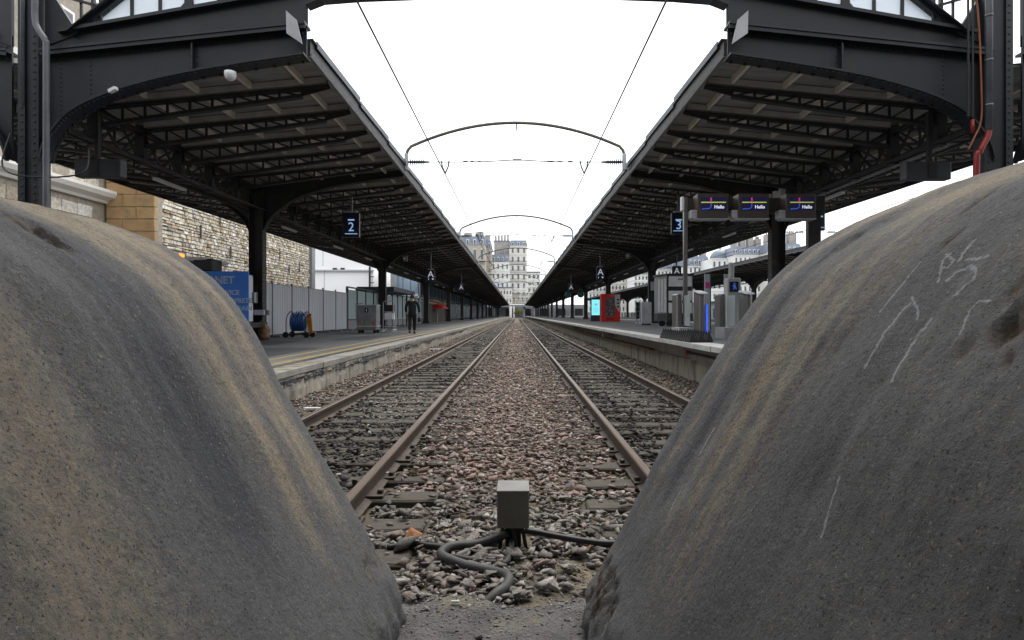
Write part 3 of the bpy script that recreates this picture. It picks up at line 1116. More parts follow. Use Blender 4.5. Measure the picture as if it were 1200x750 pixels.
def face_normal(px, p):
    pts = np.array([((a - 606) / F * YF, CAMZ + (369 - b_) / F * YF) for a, b_ in px])
    k = int(np.argmax(pts[:, 1]))
    i = int(np.clip(np.searchsorted(np.abs(pts[:k + 1, 0]), abs(p.x)), 1, k))
    t_ = Vector((pts[i, 0] - pts[i - 1, 0], 0, pts[i, 1] - pts[i - 1, 1])).normalized()
    n = Vector((-t_.z, 0, t_.x))
    return n if n.z > 0 else -n


def G(px, x, y, r, depth, rough):
    return (on_face(px, x, y), r, depth, rough)


lb, LP_, LN_, LS_ = buffer_block(left_px, 'rounded grey concrete buffer with a brown gouge near its top edge', -1,
                            [G(left_px, 30, 258, (.09, .07, .07), .022, .5), G(left_px, 45, 268, (.09, .07, .07), .028, .5), G(left_px, 62, 281, (.07, .06, .06), .02, .5),
                             G(left_px, 455, 640, (.10, .25, .10), .02, .8)], 1.7, stain_left)
rb, RP_, RN_, RS_ = buffer_block(right_px, 'larger rounded concrete buffer with broken rough chunk and white scratches', 1,
                            [G(right_px, 1196, 372, (.085, .06, .08), .014, 1.3), G(right_px, 1165, 388, (.05, .06, .05), .009, 1.4), G(right_px, 1198, 325, (.05, .03, .08), .010, 1.2), G(right_px, 1128, 402, (.05, .03, .03), .010, 1.0), G(right_px, 1175, 420, (.03, .03, .03), .010, 1.0),
                             G(right_px, 700, 690, (.12, .3, .12), .03, .8), G(right_px, 995, 280, (.10, .05, .05), .018, .6), G(right_px, 1150, 240, (.12, .010, .05), .010, .3), G(right_px, 1118, 280, (.05, .012, .06), .012, .3),
                             G(right_px, 960, 308, (.06, .012, .05), .010, .3)], 5.2, stain_right)

# white paint scratches on the right buffer: flat marks worn into its surface
SEGS = []
for (path, w) in (([(1066, 348), (1052, 362), (1036, 385), (1022, 410), (1012, 428)], .0055), ([(1064, 345), (1072, 360), (1068, 372)], .004), ([(1074, 308), (1060, 324), (1046, 340), (1026, 364)], .005),
                  ([(1082, 373), (1070, 387), (1062, 402), (1050, 425), (1041, 450)], .0065), ([(1141, 280), (1128, 292), (1116, 304)], .006), ([(1128, 300), (1140, 299), (1149, 300)], .006),
                  ([(1103, 328), (1112, 318), (1130, 309), (1141, 312), (1136, 324), (1118, 340)], .006), ([(1115, 294), (1104, 302), (1098, 312), (1092, 330)], .005), ([(1108, 296), (1113, 302), (1107, 310), (1100, 312)], .004),
                  ([(1160, 345), (1140, 352), (1132, 360), (1124, 385)], .004), ([(835, 500), (828, 512), (818, 530)], .006), ([(800, 565), (792, 584), (785, 606)], .004), ([(985, 560), (975, 590), (966, 625)], .004)):
    fl_ = []
    for q in path:
        p3 = on_face(right_px, *q)
        k = int(np.argmin((RP_[:, 0] - p3.x) ** 2 + (RP_[:, 1] - p3.z) ** 2))
        fl_.append((p3.y + 5.2, float(RS_[k]) + 5.2))
    for a_, b_ in zip(fl_[:-1], fl_[1:]):
        SEGS.append((a_, b_, w))


def scratch_material():
    m = M['block'].copy()
    m.name = 'scratched_weathered_concrete'
    t = m.node_tree
    b = t.nodes['Principled BSDF']
    at_ = t.nodes.new('ShaderNodeAttribute')
    at_.attribute_name = 'flow'
    geo = t.nodes.new('ShaderNodeNewGeometry')
    wob = t.nodes.new('ShaderNodeTexNoise')
    wob.inputs['Scale'].default_value = 28
    wob.inputs['Detail'].default_value = 4
    t.links.new(geo.outputs['Position'], wob.inputs['Vector'])

    def vm(op, a, b_=None):
        n = t.nodes.new('ShaderNodeVectorMath')
        n.operation = op
        for i, v in ((0, a), (1, b_)):
            if v is None:
                continue
            if isinstance(v, tuple):
                n.inputs[i].default_value = v
            else:
                t.links.new(v, n.inputs[i])
        return n

    def mt(op, a, b_=None, clamp=False):
        n = t.nodes.new('ShaderNodeMath')
        n.operation = op
        n.use_clamp = clamp
        for i, v in ((0, a), (1, b_)):
            if v is None:
                continue
            if isinstance(v, (int, float)):
                n.inputs[i].default_value = v
            else:
                t.links.new(v, n.inputs[i])
        return n.outputs[0]

    off = vm('SUBTRACT', wob.outputs['Color'], (.5, .5, .5))
    sc_ = vm('SCALE', off.outputs[0])
    sc_.inputs['Scale'].default_value = 0.014
    pos = vm('ADD', at_.outputs['Vector'], sc_.outputs[0])
    flat = vm('MULTIPLY', pos.outputs[0], (1, 1, 0))
    best = None
    for (a_, b_, w) in SEGS:
        ab = Vector((b_[0] - a_[0], b_[1] - a_[1], 0))
        L2 = max(1e-6, ab.length_squared)
        v = vm('SUBTRACT', flat.outputs[0], (a_[0], a_[1], 0))
        d = vm('DOT_PRODUCT', v.outputs[0], tuple(ab / L2))
        tt = mt('ADD', d.outputs['Value'], 0.0, clamp=True)
        k = vm('SCALE', tuple(ab))
        t.links.new(tt, k.inputs['Scale'])
        df = vm('SUBTRACT', v.outputs[0], k.outputs[0])
        ln = vm('LENGTH', df.outputs[0])
        r_ = mt('DIVIDE', ln.outputs['Value'], w * 1.15)
        best = r_ if best is None else mt('MINIMUM', best, r_)
    brk = t.nodes.new('ShaderNodeTexNoise')
    brk.inputs['Scale'].default_value = 75
    brk.inputs['Detail'].default_value = 6
    brk.inputs['Roughness'].default_value = 0.7
    t.links.new(geo.outputs['Position'], brk.inputs['Vector'])
    e = mt('ADD', best, mt('MULTIPLY', mt('SUBTRACT', brk.outputs['Fac'], 0.5), 4.2))
    mr = t.nodes.new('ShaderNodeMapRange')
    mr.inputs['From Min'].default_value = 1.0
    mr.inputs['From Max'].default_value = 0.35
    t.links.new(e, mr.inputs['Value'])
    fac = mt('MULTIPLY', mr.outputs[0], 0.62)
    old = b.inputs['Base Color'].links[0].from_socket
    mx = t.nodes.new('ShaderNodeMix')
    mx.data_type = 'RGBA'
    mx.inputs['B'].default_value = (0.36, 0.375, 0.40, 1)
    t.links.new(old, mx.inputs['A'])
    t.links.new(fac, mx.inputs['Factor'])
    t.links.new(mx.outputs['Result'], b.inputs['Base Color'])
    return m


rb.data.materials[0] = scratch_material()

# ------------------------------------------------------------------ junction box, hoses, litter
jb = thing('junction_box', 'small grey metal junction box on a short post between the tracks', 'junction box', (-0.02, 3.95, 0))
MB().cbox(-.125, .075, 3.83, 4.07, .135, .365, .006).build('housing', M['box_metal'], jb)
MB().cbox(-.127, .077, 3.828, 4.072, .358, .369, .003).build('lid', M['box_metal'], jb)
bm_ = MB().lathe([(0, -.004), (.006, -.004), (.006, 0.002), (0, .002)], (0, 0, 0), 6, 'y').mesh('bolt', M['mid_grey'])
for bx_, bz_ in ((-.112, .15), (.062, .15), (-.112, .335), (.062, .335)):
    put('bolt', bm_, jb, (bx_ + .02, 3.8295 - 3.95, bz_))
p = MB()
p.cbox(-.075, .025, 3.90, 4.0, -.06, .137, .008)
p.tube([(-.11, 3.86, -.02), (-.09, 3.88, .135)], .012, 6)
p.tube([(.06, 3.87, -.02), (.03, 3.88, .135)], .012, 6)
p.tube([(.0, 3.84, -.02), (-.03, 3.86, .135)], .014, 6)
p.build('post', M['dark'], jb)


def smooth_path(pts, n=6):
    pts = [Vector(p) for p in pts]
    out = []
    for i in range(len(pts) - 1):
        p0, p1, p2, p3 = pts[max(i - 1, 0)], pts[i], pts[i + 1], pts[min(i + 2, len(pts) - 1)]
        for k in range(n):
            t = k / n
            out.append(0.5 * ((2 * p1) + (-p0 + p2) * t + (2 * p0 - 5 * p1 + 4 * p2 - p3) * t * t + (-p0 + 3 * p1 - 3 * p2 + p3) * t ** 3))
    out.append(pts[-1])
    return out


def hose(pts, r, label, cat='hose', material=None):
    b = MB()
    b.tube(smooth_path(pts, 7), r, 10)
    o = b.build('hose', material or M['cable'], smooth=True, loc=(pts[0][0], pts[0][1], 0))
    return tag(o, label, cat)


hose([(-.06, 3.86, .10), (-.12, 3.86, .07), (-.25, 3.82, .045), (-.40, 3.77, .05), (-.445, 3.65, .055), (-.40, 3.56, .06), (-.28, 3.48, .05), (-.15, 3.41, .05), (-.05, 3.33, .055), (-.055, 3.22, .05), (-.11, 3.13, .045), (-.2, 3.06, -.02)], .027, 'thick grey hose snaking from the metal box to the concrete')
hose([(-.03, 3.86, .05), (-.06, 3.62, .02), (-.14, 3.6, .02), (-.26, 3.63, .022), (-.37, 3.68, .02), (-.44, 3.74, -.03)], .018, 'thinner grey hose looping back under the thick hose')
hose([(.05, 3.9, .10), (.12, 3.9, .09), (.25, 3.87, .075), (.4, 3.84, .06), (.55, 3.82, .05), (.72, 3.86, .045), (.9, 3.9, .03)], .019, 'black hose running from the metal box towards the right rail', material=M['dark'])
hose([(-.43, 3.80, .03), (-.52, 3.83, .03), (-.65, 3.86, .03), (-.8, 3.83, .02)], .018, 'short length of dark hose lying towards the left buffer', material=M['dark'])


def leaf(x, y, z, s, k):
    b = MB()
    pts = [(0, -1), (.45, -.5), (.5, .1), (.2, .7), (0, 1), (-.25, .65), (-.5, .1), (-.4, -.5)]
    c = [(0, 0, .12)]
    vs = c + [(px, py, -.05 + .25 * abs(px)) for px, py in pts]
    b.add([(x + v[0] * s, y + v[1] * s, z + v[2] * s) for v in vs], [(0, i + 1, (i + 1) % 8 + 1) for i in range(8)])
    o = b.build('dry_leaf', M['leaf'], loc=(x, y, z))
    o.rotation_euler = (random.gauss(0, .4), random.gauss(0, .4), random.uniform(0, 6))
    return tag(o, 'leaf', 'leaf', 'dry leaves on the ballast')


for (px, y, lab) in ((573, 3.48, 'small orange leaf just behind the bend of the thick grey hose'), (690, 3.7, 'small orange leaf beside the right concrete buffer on the dusty ground'),
                     (628, 3.42, 'small orange leaf on the sandy ground right of the hose end'), (502, 4.0, 'small orange leaf left of the junction box near the dark hose'),
                     (560, 4.9, 'small orange leaf on the ballast behind the junction box'), (655, 4.6, 'small orange leaf near the end of a right sleeper')):
    x = (px - 606) / F * y
    o = leaf(x, y, bed_z(x, y) + .085, random.uniform(.012, .022), 0)
    o['label'] = lab
b = MB()
b.add([(-.71, 3.88, .05), (-.63, 3.83, .06), (-.59, 3.88, .085), (-.60, 3.94, .07), (-.68, 3.97, .10), (-.66, 3.90, .10)], [(5, 0, 1), (5, 1, 2), (5, 2, 3), (5, 3, 4), (5, 4, 0)])
tag(b.build('dead_leaf', M['leaf'], loc=(-.68, 3.9, .05)), 'large curled brown leaf beside the left concrete buffer', 'leaf')
for (px, py, y, s) in ((451, 557, 5.6, .05), (366, 474, 9.5, .12), (512, 375, 26, .3), (654, 441, 14.5, .05)):
    x = (px - 606) / F * y
    b = MB().box(x - s, x + s, y - s * .3, y + s * .3, bed_z(x, y) + .07, bed_z(x, y) + .085)
    o = b.build('paper_scrap', M['litter'], loc=(x, y, 0))
    tag(o, {451: 'white paper scrap beside the left inner rail', 366: 'flat white litter near the left platform wall', 512: 'white litter far along the left platform wall', 654: 'pale litter scrap inside the right track'}[px], 'litter')
b = MB().tube([(.02, 0, 0), (-.02, 0, 0)], .006, 6)
o = b.build('cigarette_butt', M['litter'], loc=(0, 0, 0))
o.location = (-.30, 3.02, .06)
tag(o, 'white cigarette butt at the edge of the concrete apron', 'litter')

# ------------------------------------------------------------------ platform canopies
BAY = 10.0 / 6
FRAME_LOW = [(.24, 4.38), (.34, 4.60), (.50, 4.83), (.85, 5.14), (1.4, 5.50), (2.58, 5.88), (3.8, 6.08), (5.05, 6.24)]

FRAME_LOW = [(q.x, q.z) for q in smooth_path([(u, 0, z) for u, z in FRAME_LOW], 3)]


def roofz(u):
    return 6.03 + 0.094 * u


def canopy(cx, di, label, y0, nframes, base_z, near=True, group='platform canopies'):
    """butterfly canopy on a row of columns every 20 m; di = direction of the side seen best"""
    t = thing('platform_canopy', label, 'canopy', (cx, y0, base_z), group)
    o = Vector((cx, y0, base_z))
    sides = ((di, 1.0), (-di, 5.6 / 5.1))
    frame_ys = [10.0 + 20.0 * k for k in range(nframes)]
    L = frame_ys[-1] + 10

    # main frame: web plates and curved flanges on both sides
    b = MB()
    for d, sc in sides:
        low = [(d * u * sc, z) for u, z in FRAME_LOW]
        top = [(d * 5.05 * sc, roofz(5.05) - .06), (d * .24, roofz(.24) - .06)]
        b.prism(low + top, -.012, .012)
        b.strip(low, -.13, .13, .03)
        b.strip(top, -.10, .10, .03)
    fm = b.mesh('frame', M['steel_brown'], (0, 0, base_z))
    rv = MB()
    for d, sc in sides:
        for (ua, za), (ub, zb) in zip(FRAME_LOW[:-1], FRAME_LOW[1:]):
            n = max(2, int(math.hypot(ub - ua, zb - za) / .12))
            for k in range(n):
                u = ua + (ub - ua) * k / n
                z = za + (zb - za) * k / n
                for yy in (-.085, .085):
                    rv.box(d * u * sc - .018, d * u * sc + .018, yy - .018, yy + .018, z - .032, z - .01)
    rvm = rv.mesh('rivets', M['steel_brown'], (0, 0, base_z))
    # column: riveted I with base and capital
    c = MB()
    h0, h1 = base_z, roofz(0) - .05
    c.box(-.24, -.22, -.17, .17, h0 + .25, h1)
    c.box(.22, .24, -.17, .17, h0 + .25, h1)
    c.box(-.22, .22, -.015, .015, h0 + .25, h1)
    for sx in (-1, 1):
        for sy in (-1, 1):
            c.box(sx * .145, sx * .22, sy * .016, sy * .036, h0 + .25, h1)
    cm = c.mesh('column', M['steel_brown'], (0, 0, base_z))
    bs = MB()
    bs.cbox(-.34, .34, -.28, .28, h0 - .02, h0 + .22, .03)
    bs.cbox(-.29, .29, -.22, .22, h0 + .22, h0 + .30, .02)
    bsm = bs.mesh('column_base', M['steel_brown'], (0, 0, base_z))
    rc = MB()
    for k in range(26):
        z = h0 + .5 + .15 * k
        for sx in (-1, 1):
            for yy in (-.11, .11):
                rc.box(sx * .239, sx * .255, yy - .018, yy + .018, z - .018, z + .018)
                rc.box(yy * 1.6 - .018, yy * 1.6 + .018, sx * .035, sx * .048, z - .018, z + .018)
    rcm = rc.mesh('rivets', M['steel_brown'], (0, 0, base_z))
    for k, fy in enumerate(frame_ys):
        f = put('frame', fm, t, (0, fy, 0))
        q = put('column', cm, t, (0, fy, 0))
        put('column_base', bsm, q)
        if k < 2:
            tag(put('rivets', rvm, f), kind='stuff')
            tag(put('rivets', rcm, q), kind='stuff')
    # lattice trusses between the frames
    b = MB()
    for d, sc in sides:
        def zt(u):
            return roofz(u) - .19
        def zbm(u):
            return 5.49 + (6.10 - 5.49) * (u - .1) / 4.3 if u < 4.4 else zt(u) - .15
        bt = MB
        U = [.12 + (4.42 - .12) * k / 9 for k in range(10)]
        for yy in (-.045, .045):
            b.bar((d * .05, yy, zt(.05)), (d * 5.0 * sc, yy, zt(5.0)), .05, .06)
            b.bar((d * .05, yy, zbm(.05)), (d * U[-1] * sc, yy, zbm(U[-1])), .05, .06)
        b.bar((d * .05, 0, zbm(.05) - .036), (d * U[-1] * sc, 0, zbm(U[-1]) - .036), .14, .012)
        b.prism([(d * U[-1] * sc, zbm(U[-1])), (d * 5.0 * sc, zt(5.0) - .05), (d * 5.0 * sc, zt(5.0)), (d * U[-1] * sc, zt(U[-1]))], -.015, .015)
        for i, u in enumerate(U):
            b.bar((d * u * sc, 0, zbm(u)), (d * u * sc, 0, zt(u)), .05, .035, up=(0, 1, 0))
            if i < 9:
                b.bar((d * u * sc, 0, zt(u)), (d * U[i + 1] * sc, 0, zbm(U[i + 1])), .035, .04, up=(0, 1, 0))
    tm = b.mesh('truss', M['steel_brown'], (0, 0, base_z))
    rf = MB()
    for d, sc in sides:
        rf.bar((d * .1, 0, roofz(.1) - .06), (d * 4.95 * sc, 0, roofz(4.95) - .06), .20, .12)
    M['rafter'] = M.get('rafter') or mat('grey_brown_rafter', (.46, .44, .405), (.33, .315, .29), scale=2, rough=.85)
    rfm = rf.mesh('rafter', M['rafter'], (0, 0, base_z))
    far = MB()
    k = 0
    y = BAY
    hang = MB()
    hang.box(-.10, .10, -.09, .09, 5.05, 5.98)
    hm = hang.mesh('truss_post', M['steel_brown'], (0, 0, base_z))
    while y < L - .1:
        if min(abs(y - fy) for fy in frame_ys) > .3:
            if k < (60 if near else 40):
                q = put('truss', tm, t, (0, y, 0))
                put('rafter', rfm, q, (0, .0, 0))
                if k < 30:
                    put('truss_post', hm, q)
            else:
                for d, sc in sides:
                    far.bar((d * .05, y0 + y, 5.62), (d * 4.5 * sc, y0 + y, 6.12), .06, .10)
                    far.bar((d * .05, y0 + y, 5.90), (d * 5.0 * sc, y0 + y, 6.28), .06, .08)
        y += BAY
        k += 1
    fb = MB()
    fb.v = [(p[0] + cx, p[1], p[2]) for p in far.v]
    fb.f, fb.mi = far.f, far.mi
    if fb.v:
        tag(fb.build('far_trusses', M['steel_brown'], t), kind='stuff')
    # longitudinal girder on the column line: 20 m lengths
    b = MB()
    for zz, w in ((5.12, .16), (5.80, .14)):
        for xx in (-.07, .07):
            b.box(xx - .035, xx + .035, 0.0, 20.0, zz - .04, zz + .04)
    n = 12
    for i in range(n):
        ya, yb = i * BAY, (i + 1) * BAY
        ym = (ya + yb) / 2
        for (p, q) in ((ya + .05, ym), (yb - .05, ym)):
            b.bar((0, p, 5.12), (0, q, 5.80), .06, .03, up=(1, 0, 0))
            b.bar((0.012, p, 5.80), (0.012, q, 5.12), .06, .03, up=(1, 0, 0))
    # knee braces to the columns at both ends (columns stand at 0 and 20)
    for (s0, sg) in ((0.0, 1), (20.0, -1)):
        cur = [(0.26, 4.35), (.36, 4.62), (.6, 4.88), (1.0, 5.03), (1.7, 5.10)]
        for (a, za), (c_, zc) in zip(cur[:-1], cur[1:]):
            b.bar((0, s0 + sg * a, za), (0, s0 + sg * c_, zc), .24, .035, up=(1, 0, 0) if False else (0, 0, 1))
        b.prism([(s0 + sg * a, z) for a, z in cur] + [(s0 + sg * .26, 5.10)], -.01, .01, axis='x')
    gm = b.mesh('girder', M['steel_brown'], (0, 0, base_z))
    for fy in frame_ys[:-1]:
        put('girder', gm, t, (0, fy, 0))
    hb_ = MB()
    for zz, w in ((5.12, .16), (5.80, .14)):
        for xx in (-.07, .07):
            hb_.box(cx + xx - .035, cx + xx + .035, y0 + .3, y0 + 10.0, zz - .04, zz + .04)
    for i in range(6):
        ya, yb = y0 + i * BAY, y0 + (i + 1) * BAY
        ym = (ya + yb) / 2
        for (p, q) in ((ya + .35 if i == 0 else ya + .05, ym), (yb - .05, ym)):
            hb_.bar((cx, p, 5.12), (cx, q, 5.80), .06, .03, up=(1, 0, 0))
            hb_.bar((cx + .012, p, 5.80), (cx + .012, q, 5.12), .06, .03, up=(1, 0, 0))
    hb_.build('girder', M['steel_brown'], t)
    # purlins, full length each
    for d, sc in sides:
        for u in (1.15, 2.25, 3.35, 4.45):
            b = MB()
            zc = roofz(u) - .045
            b.bar((cx + d * u * sc, y0 + .1, zc), (cx + d * u * sc, y0 + L, zc), .07, .13)
            b.build('purlin', M['timber_pale'], t)
    # roof panels, one per bay and side while they can be told apart
    pm = []
    for d, sc in sides:
        b = MB()
        ua, ub = 0.0, 5.12 * sc
        vs = []
        for i in range(7):
            u0, u1 = ub * i / 6 + .006, ub * (i + 1) / 6 - .006
            z0, z1 = roofz(u0 / sc) + .02, roofz(u1 / sc) + .02
            b.prism([(d * u0, z0), (d * u1, z1), (d * u1, z1 + .035), (d * u0, z0 + .035)], .008, BAY - .008) if i < 6 else None
        pm.append(b.mesh('roof_panel', M['roof'], (0, 0, base_z)))
        b = MB()
        b.prism([(d * 0, roofz(0) + .056), (d * 5.2 * sc, roofz(5.2) + .056), (d * 5.2 * sc, roofz(5.2) + .08), (0, roofz(0) + .08)], 0, L)
        top = MB()
        top.v = [(p[0] + cx, p[1] + y0, p[2]) for p in b.v]
        top.f, top.mi = b.f, b.mi
        top.build('roof_sheet', M['zinc'], t)
    nb = 42 if near else 24
    for i in range(nb):
        for m_ in pm:
            put('roof_panel', m_, t, (0, i * BAY, 0))
    for d, sc in sides:
        b = MB()
        b.prism([(cx + d * 0, roofz(0) + .02), (cx + d * 5.12 * sc, roofz(5.12) + .02), (cx + d * 5.12 * sc, roofz(5.12) + .05), (cx, roofz(0) + .05)], y0 + nb * BAY, y0 + L)
        b.build('far_roof_boarding', M['roof'], t)
        # edge: fascia, gutter and the plates above
        xe = cx + d * 5.13 * sc
        f = MB()
        f.box(xe - .02, xe + .02, y0, y0 + L, roofz(5.1) - .24, roofz(5.1) + .06)
        f.build('fascia', M['steel_brown'], t)
        gtr = MB()
        gtr.prism([(xe - d * .021, 6.255), (xe + d * .03, 6.255), (xe + d * .06, 6.33), (xe + d * .045, 6.33), (xe + d * .021, 6.275), (xe - d * .021, 6.275)], y0, y0 + L)
        gtr.build('gutter', M['mid_grey'], t)
    ep = MB()
    ep.bar((di * 5.19, .05, 6.58), (di * 5.19, BAY * 2 - .02, 6.66), .025, .13)
    ep.bar((di * 5.12, .05, 6.57), (di * 5.12, BAY * 2 - .02, 6.58), .12, .03)
    epm = ep.mesh('eave_plate', M['zinc'], (0, 0, base_z))
    for i in range(45 if near else 0):
        put('eave_plate', epm, t, (0, i * BAY * 2 + .2, 0))
    # service pipes under the girder
    if near:
        for (xx, zz, r) in ((.28, 5.02, .03), (-.30, 5.06, .035), (.55, 5.30, .025)):
            MB().tube([(cx - di * xx, y0 + .5, zz), (cx - di * xx, y0 + 60, zz), (cx - di * xx, y0 + L, zz)], r, 6).build('pipe', M['steel_brown'], t)
    return t


canopy(-9.0, 1, 'left platform canopy of dark riveted trusses over the lower platform', 11.6, 15, LZ)
canopy(9.0, -1, 'right platform canopy of dark riveted trusses over the raised platform', 11.6, 15, RZ)
canopy(26.6, -1, 'distant canopy over the far right platform behind the ticket gates', 20.0, 9, RZ, near=False)

# ------------------------------------------------------------------ the riveted station portal in front of the canopies
YP = 11.5


def station_portal():
    t = thing('station_portal', 'dark riveted iron portal with glazed gable standing across both platforms', 'iron portal', (0, YP, LZ))
    rvt = MB()

    def rivet(x, z, y=YP - .022, r=.020):
        rvt.add([(x - r, y, z - r), (x + r, y, z - r), (x + r, y, z + r), (x - r, y, z + r), (x, y - .018, z)], [(0, 1, 4), (1, 2, 4), (2, 3, 4), (3, 0, 4)])

    low = [(.31, 4.30), (.37, 4.54), (.51, 4.79), (.87, 5.17), (1.55, 5.50), (2.61, 5.80), (3.9, 6.03), (5.12, 6.21)]
    low = [(q.x, q.z) for q in smooth_path([(u, 0, z) for u, z in low], 4)]
    for s in (-1, 1):
        for d in (-1, 1):                       # d = -1: towards the tracks
            full = d == -1

            def X(u):
                return s * 9.0 + s * d * u

            web = MB().prism([(X(u), z) for u, z in low] + [(X(5.12), 6.77), (X(.31), 6.27)], YP - .02, YP + .02)
            web.build('web_plate', M['steel'], t)
            fl = MB().strip([(X(u), z) for u, z in low], YP - .19, YP + .19, .035)
            fl.build('bottom_flange', M['steel'], t)
            lg = MB().bar((X(.31), YP - .02, 6.275), (X(5.14), YP - .02, 6.775), .34, .05)
            lg.bar((X(.31), YP - .16, 6.225), (X(5.14), YP - .16, 6.725), .02, .10)
            lg.build('ledge', M['steel'], t)
            up = MB().prism([(X(.31), 6.29), (X(5.14), 6.79), (X(5.14), 7.42), (X(.87), 6.66), (X(.31), 6.60)], YP - .015, YP + .015)
            up.build('upper_plate', M['steel'], t)
            sill = MB().bar((X(.6), YP - .02, 6.64), (X(5.14), YP - .02, 7.44), .24, .06)
            sill.build('window_sill', M['steel'], t)
            st = MB().bar((X(3.05), YP - .07, 5.92), (X(3.05), YP - .07, 6.52), .03, .10, up=(0, 1, 0))
            st.build('stiffener', M['steel'], t)
            gs = MB().prism([(X(.31), 6.40), (X(.92), 6.62), (X(.36), 7.5), (X(.31), 9.2)], YP - .035, YP + .035)
            gs.build('gusset', M['steel'], t)
            ds = MB().bar((X(.80), YP, 6.62), (X(3.2), YP, 8.55), .14, .16, up=(0, 1, 0))
            ds.bar((X(.80), YP - .08, 6.62), (X(3.2), YP - .08, 8.55), .02, .22, up=(0, 1, 0))
            ds.build('diagonal_strut', M['steel'], t)
            tb = MB().bar((X(.32), YP, 7.42), (X(1.5), YP, 7.08), .04, .05, up=(0, 1, 0))
            tb.bar((X(.92), YP + .05, 6.7), (X(.92), YP + .05, 8.0), .04, .035, up=(0, 1, 0))
            tb.build('tie_bar', M['steel'], t)
            us = [1.18, 1.32, 1.9, 2.42, 2.95, 3.5, 4.08, 4.62, 5.14]

            def sz(u):
                return 6.64 + (u - .6) * .8 / 4.54

            for i, u in enumerate(us):
                w = .15 if abs(u - 2.95) < .01 else .045
                m_ = MB().box(X(u) - w / 2, X(u) + w / 2, YP - .04, YP + .04, sz(u), 9.0)
                if w > .1:
                    for q in (-1, 1):
                        m_.prism([(X(u) + q * .075, sz(u) + .02), (X(u) + q * .19, sz(u) + .02 + q * -s * d * 0), (X(u) + q * .075, sz(u) + .15)], YP - .03, YP + .03)
                m_.build('mullion', M['steel'], t)
            for ua, ub in zip(us[1:-1], us[2:]):
                z0 = lambda u: sz(u) + .02
                zd = lambda u: 6.62 + (u - .80) * 1.93 / 2.4 - .12        # below the diagonal strut
                if ub > 3.3:
                    zt = lambda u: 9.0
                else:
                    zt = zd
                a, b_ = ua + .024, ub - .024
                if zt(a) - z0(a) < .06:
                    a = ua + .10
                pn = MB().prism([(X(a), z0(a)), (X(b_), z0(b_)), (X(b_), max(zt(b_), z0(b_) + .05)), (X(a), max(zt(a), z0(a) + .03))], YP + .005, YP + .015)
                pn.build('window_pane', M['pane'], t)
            # rivets along the flange, ledge, stiffener and seams
            for (ua, za), (ub, zb) in zip(low[:-1], low[1:]):
                n = max(2, int(math.hypot(ub - ua, zb - za) / .11))
                for k in range(n):
                    u, z = ua + (ub - ua) * k / n, za + (zb - za) * k / n
                    rivet(X(u), z + .07)
                    rivet(X(u) , z + .07, YP - .022)
                    rvt.box(X(u) - .026, X(u) + .026, YP - .17, YP - .115, z - .042, z - .016)
                rvt.box(X(u) - .026, X(u) + .026, YP + .115, YP + .17, z - .042, z - .016)
            for k in range(44):
                u = .4 + k * .108
                z = 6.275 + (u - .31) * .5 / 4.83
                rivet(X(u), z - .13)
                rivet(X(u), z + .10, YP - .017)
            for k in range(5):
                for q in (-.06, .06):
                    rivet(X(3.05) + q, 6.0 + .11 * k)
            for k in range(16):
                rivet(X(.60), 4.98 + .085 * k)
                rivet(X(1.15), 5.45 + .085 * k) if k < 10 else None
        # great column
        x, hw = (-8.91, .19) if s < 0 else (8.78, .26)
        c = MB()
        zb = LZ if s < 0 else RZ
        for q in (-1, 1):
            c.box(x + q * (hw - .02), x + q * hw, YP - .15, YP + .15, zb, 10)
            c.box(x + q * (hw - .13), x + q * (hw - .02), YP - .15, YP - .13, zb, 10)
            c.box(x + q * (hw - .13), x + q * (hw - .02), YP + .13, YP + .15, zb, 10)
        c.box(x - hw + .02, x + hw - .02, YP - .115, YP - .10, zb, 10)
        c.box(x - hw + .02, x + hw - .02, YP + .03, YP + .05, zb, 10)
        col = c.build('column', M['steel'], t)
        cb = MB().cbox(x - .42, x + .42, YP - .40, YP + .40, zb - .02, zb + .4, .04)
        cb.build('column_base', M['steel'], col)
        for k in range(60):
            for q in (-hw + .075, hw - .075):
                rivet(x + q, zb + .6 + .13 * k, YP - .152)
    # arch between the two platforms
    b = MB()
    lowc = [(-3.88, 7.150), (-3.6, 7.260), (-2.9, 7.315), (-1.5, 7.365), (0, 7.385), (1.5, 7.365), (2.9, 7.315), (3.6, 7.260), (3.88, 7.150)]
    b.prism(lowc + [(3.88, 7.46), (0, 7.85), (-3.88, 7.46)], YP - .02, YP + .02)
    b.prism([(-3.93, 6.79), (-3.88, 7.04), (-3.88, 7.46), (-4.0, 7.43), (-4.0, 6.79)], YP - .02, YP + .02)
    b.prism([(3.93, 6.79), (3.88, 7.04), (3.88, 7.46), (4.0, 7.43), (4.0, 6.79)], YP - .02, YP + .02)
    b.strip(lowc, YP - .10, YP + .16, .03)
    b.build('arch_plate', M['steel'], t)
    for k in range(8):
        xa, xb = -3.88 + k * .97, -3.88 + (k + 1) * .97
        zz = lambda x_: 7.46 + .39 * (1 - abs(x_) / 3.88)
        MB().prism([(xa + .03, zz(xa) + .02), (xb - .03, zz(xb) + .02), (xb - .03, 9.0), (xa + .03, 9.0)], YP + .005, YP + .015).build('window_pane', M['pane'], t)
        MB().box(xa - .025, xa + .025, YP - .04, YP + .04, zz(xa), 9.0).build('mullion', M['steel'], t)
    MB().box(-14, 14, YP - .1, YP + .1, 9.0, 9.3).build('top_chord', M['steel'], t)
    tag(rvt.build('rivets', M['steel'], t), kind='stuff')
    return t


station_portal()

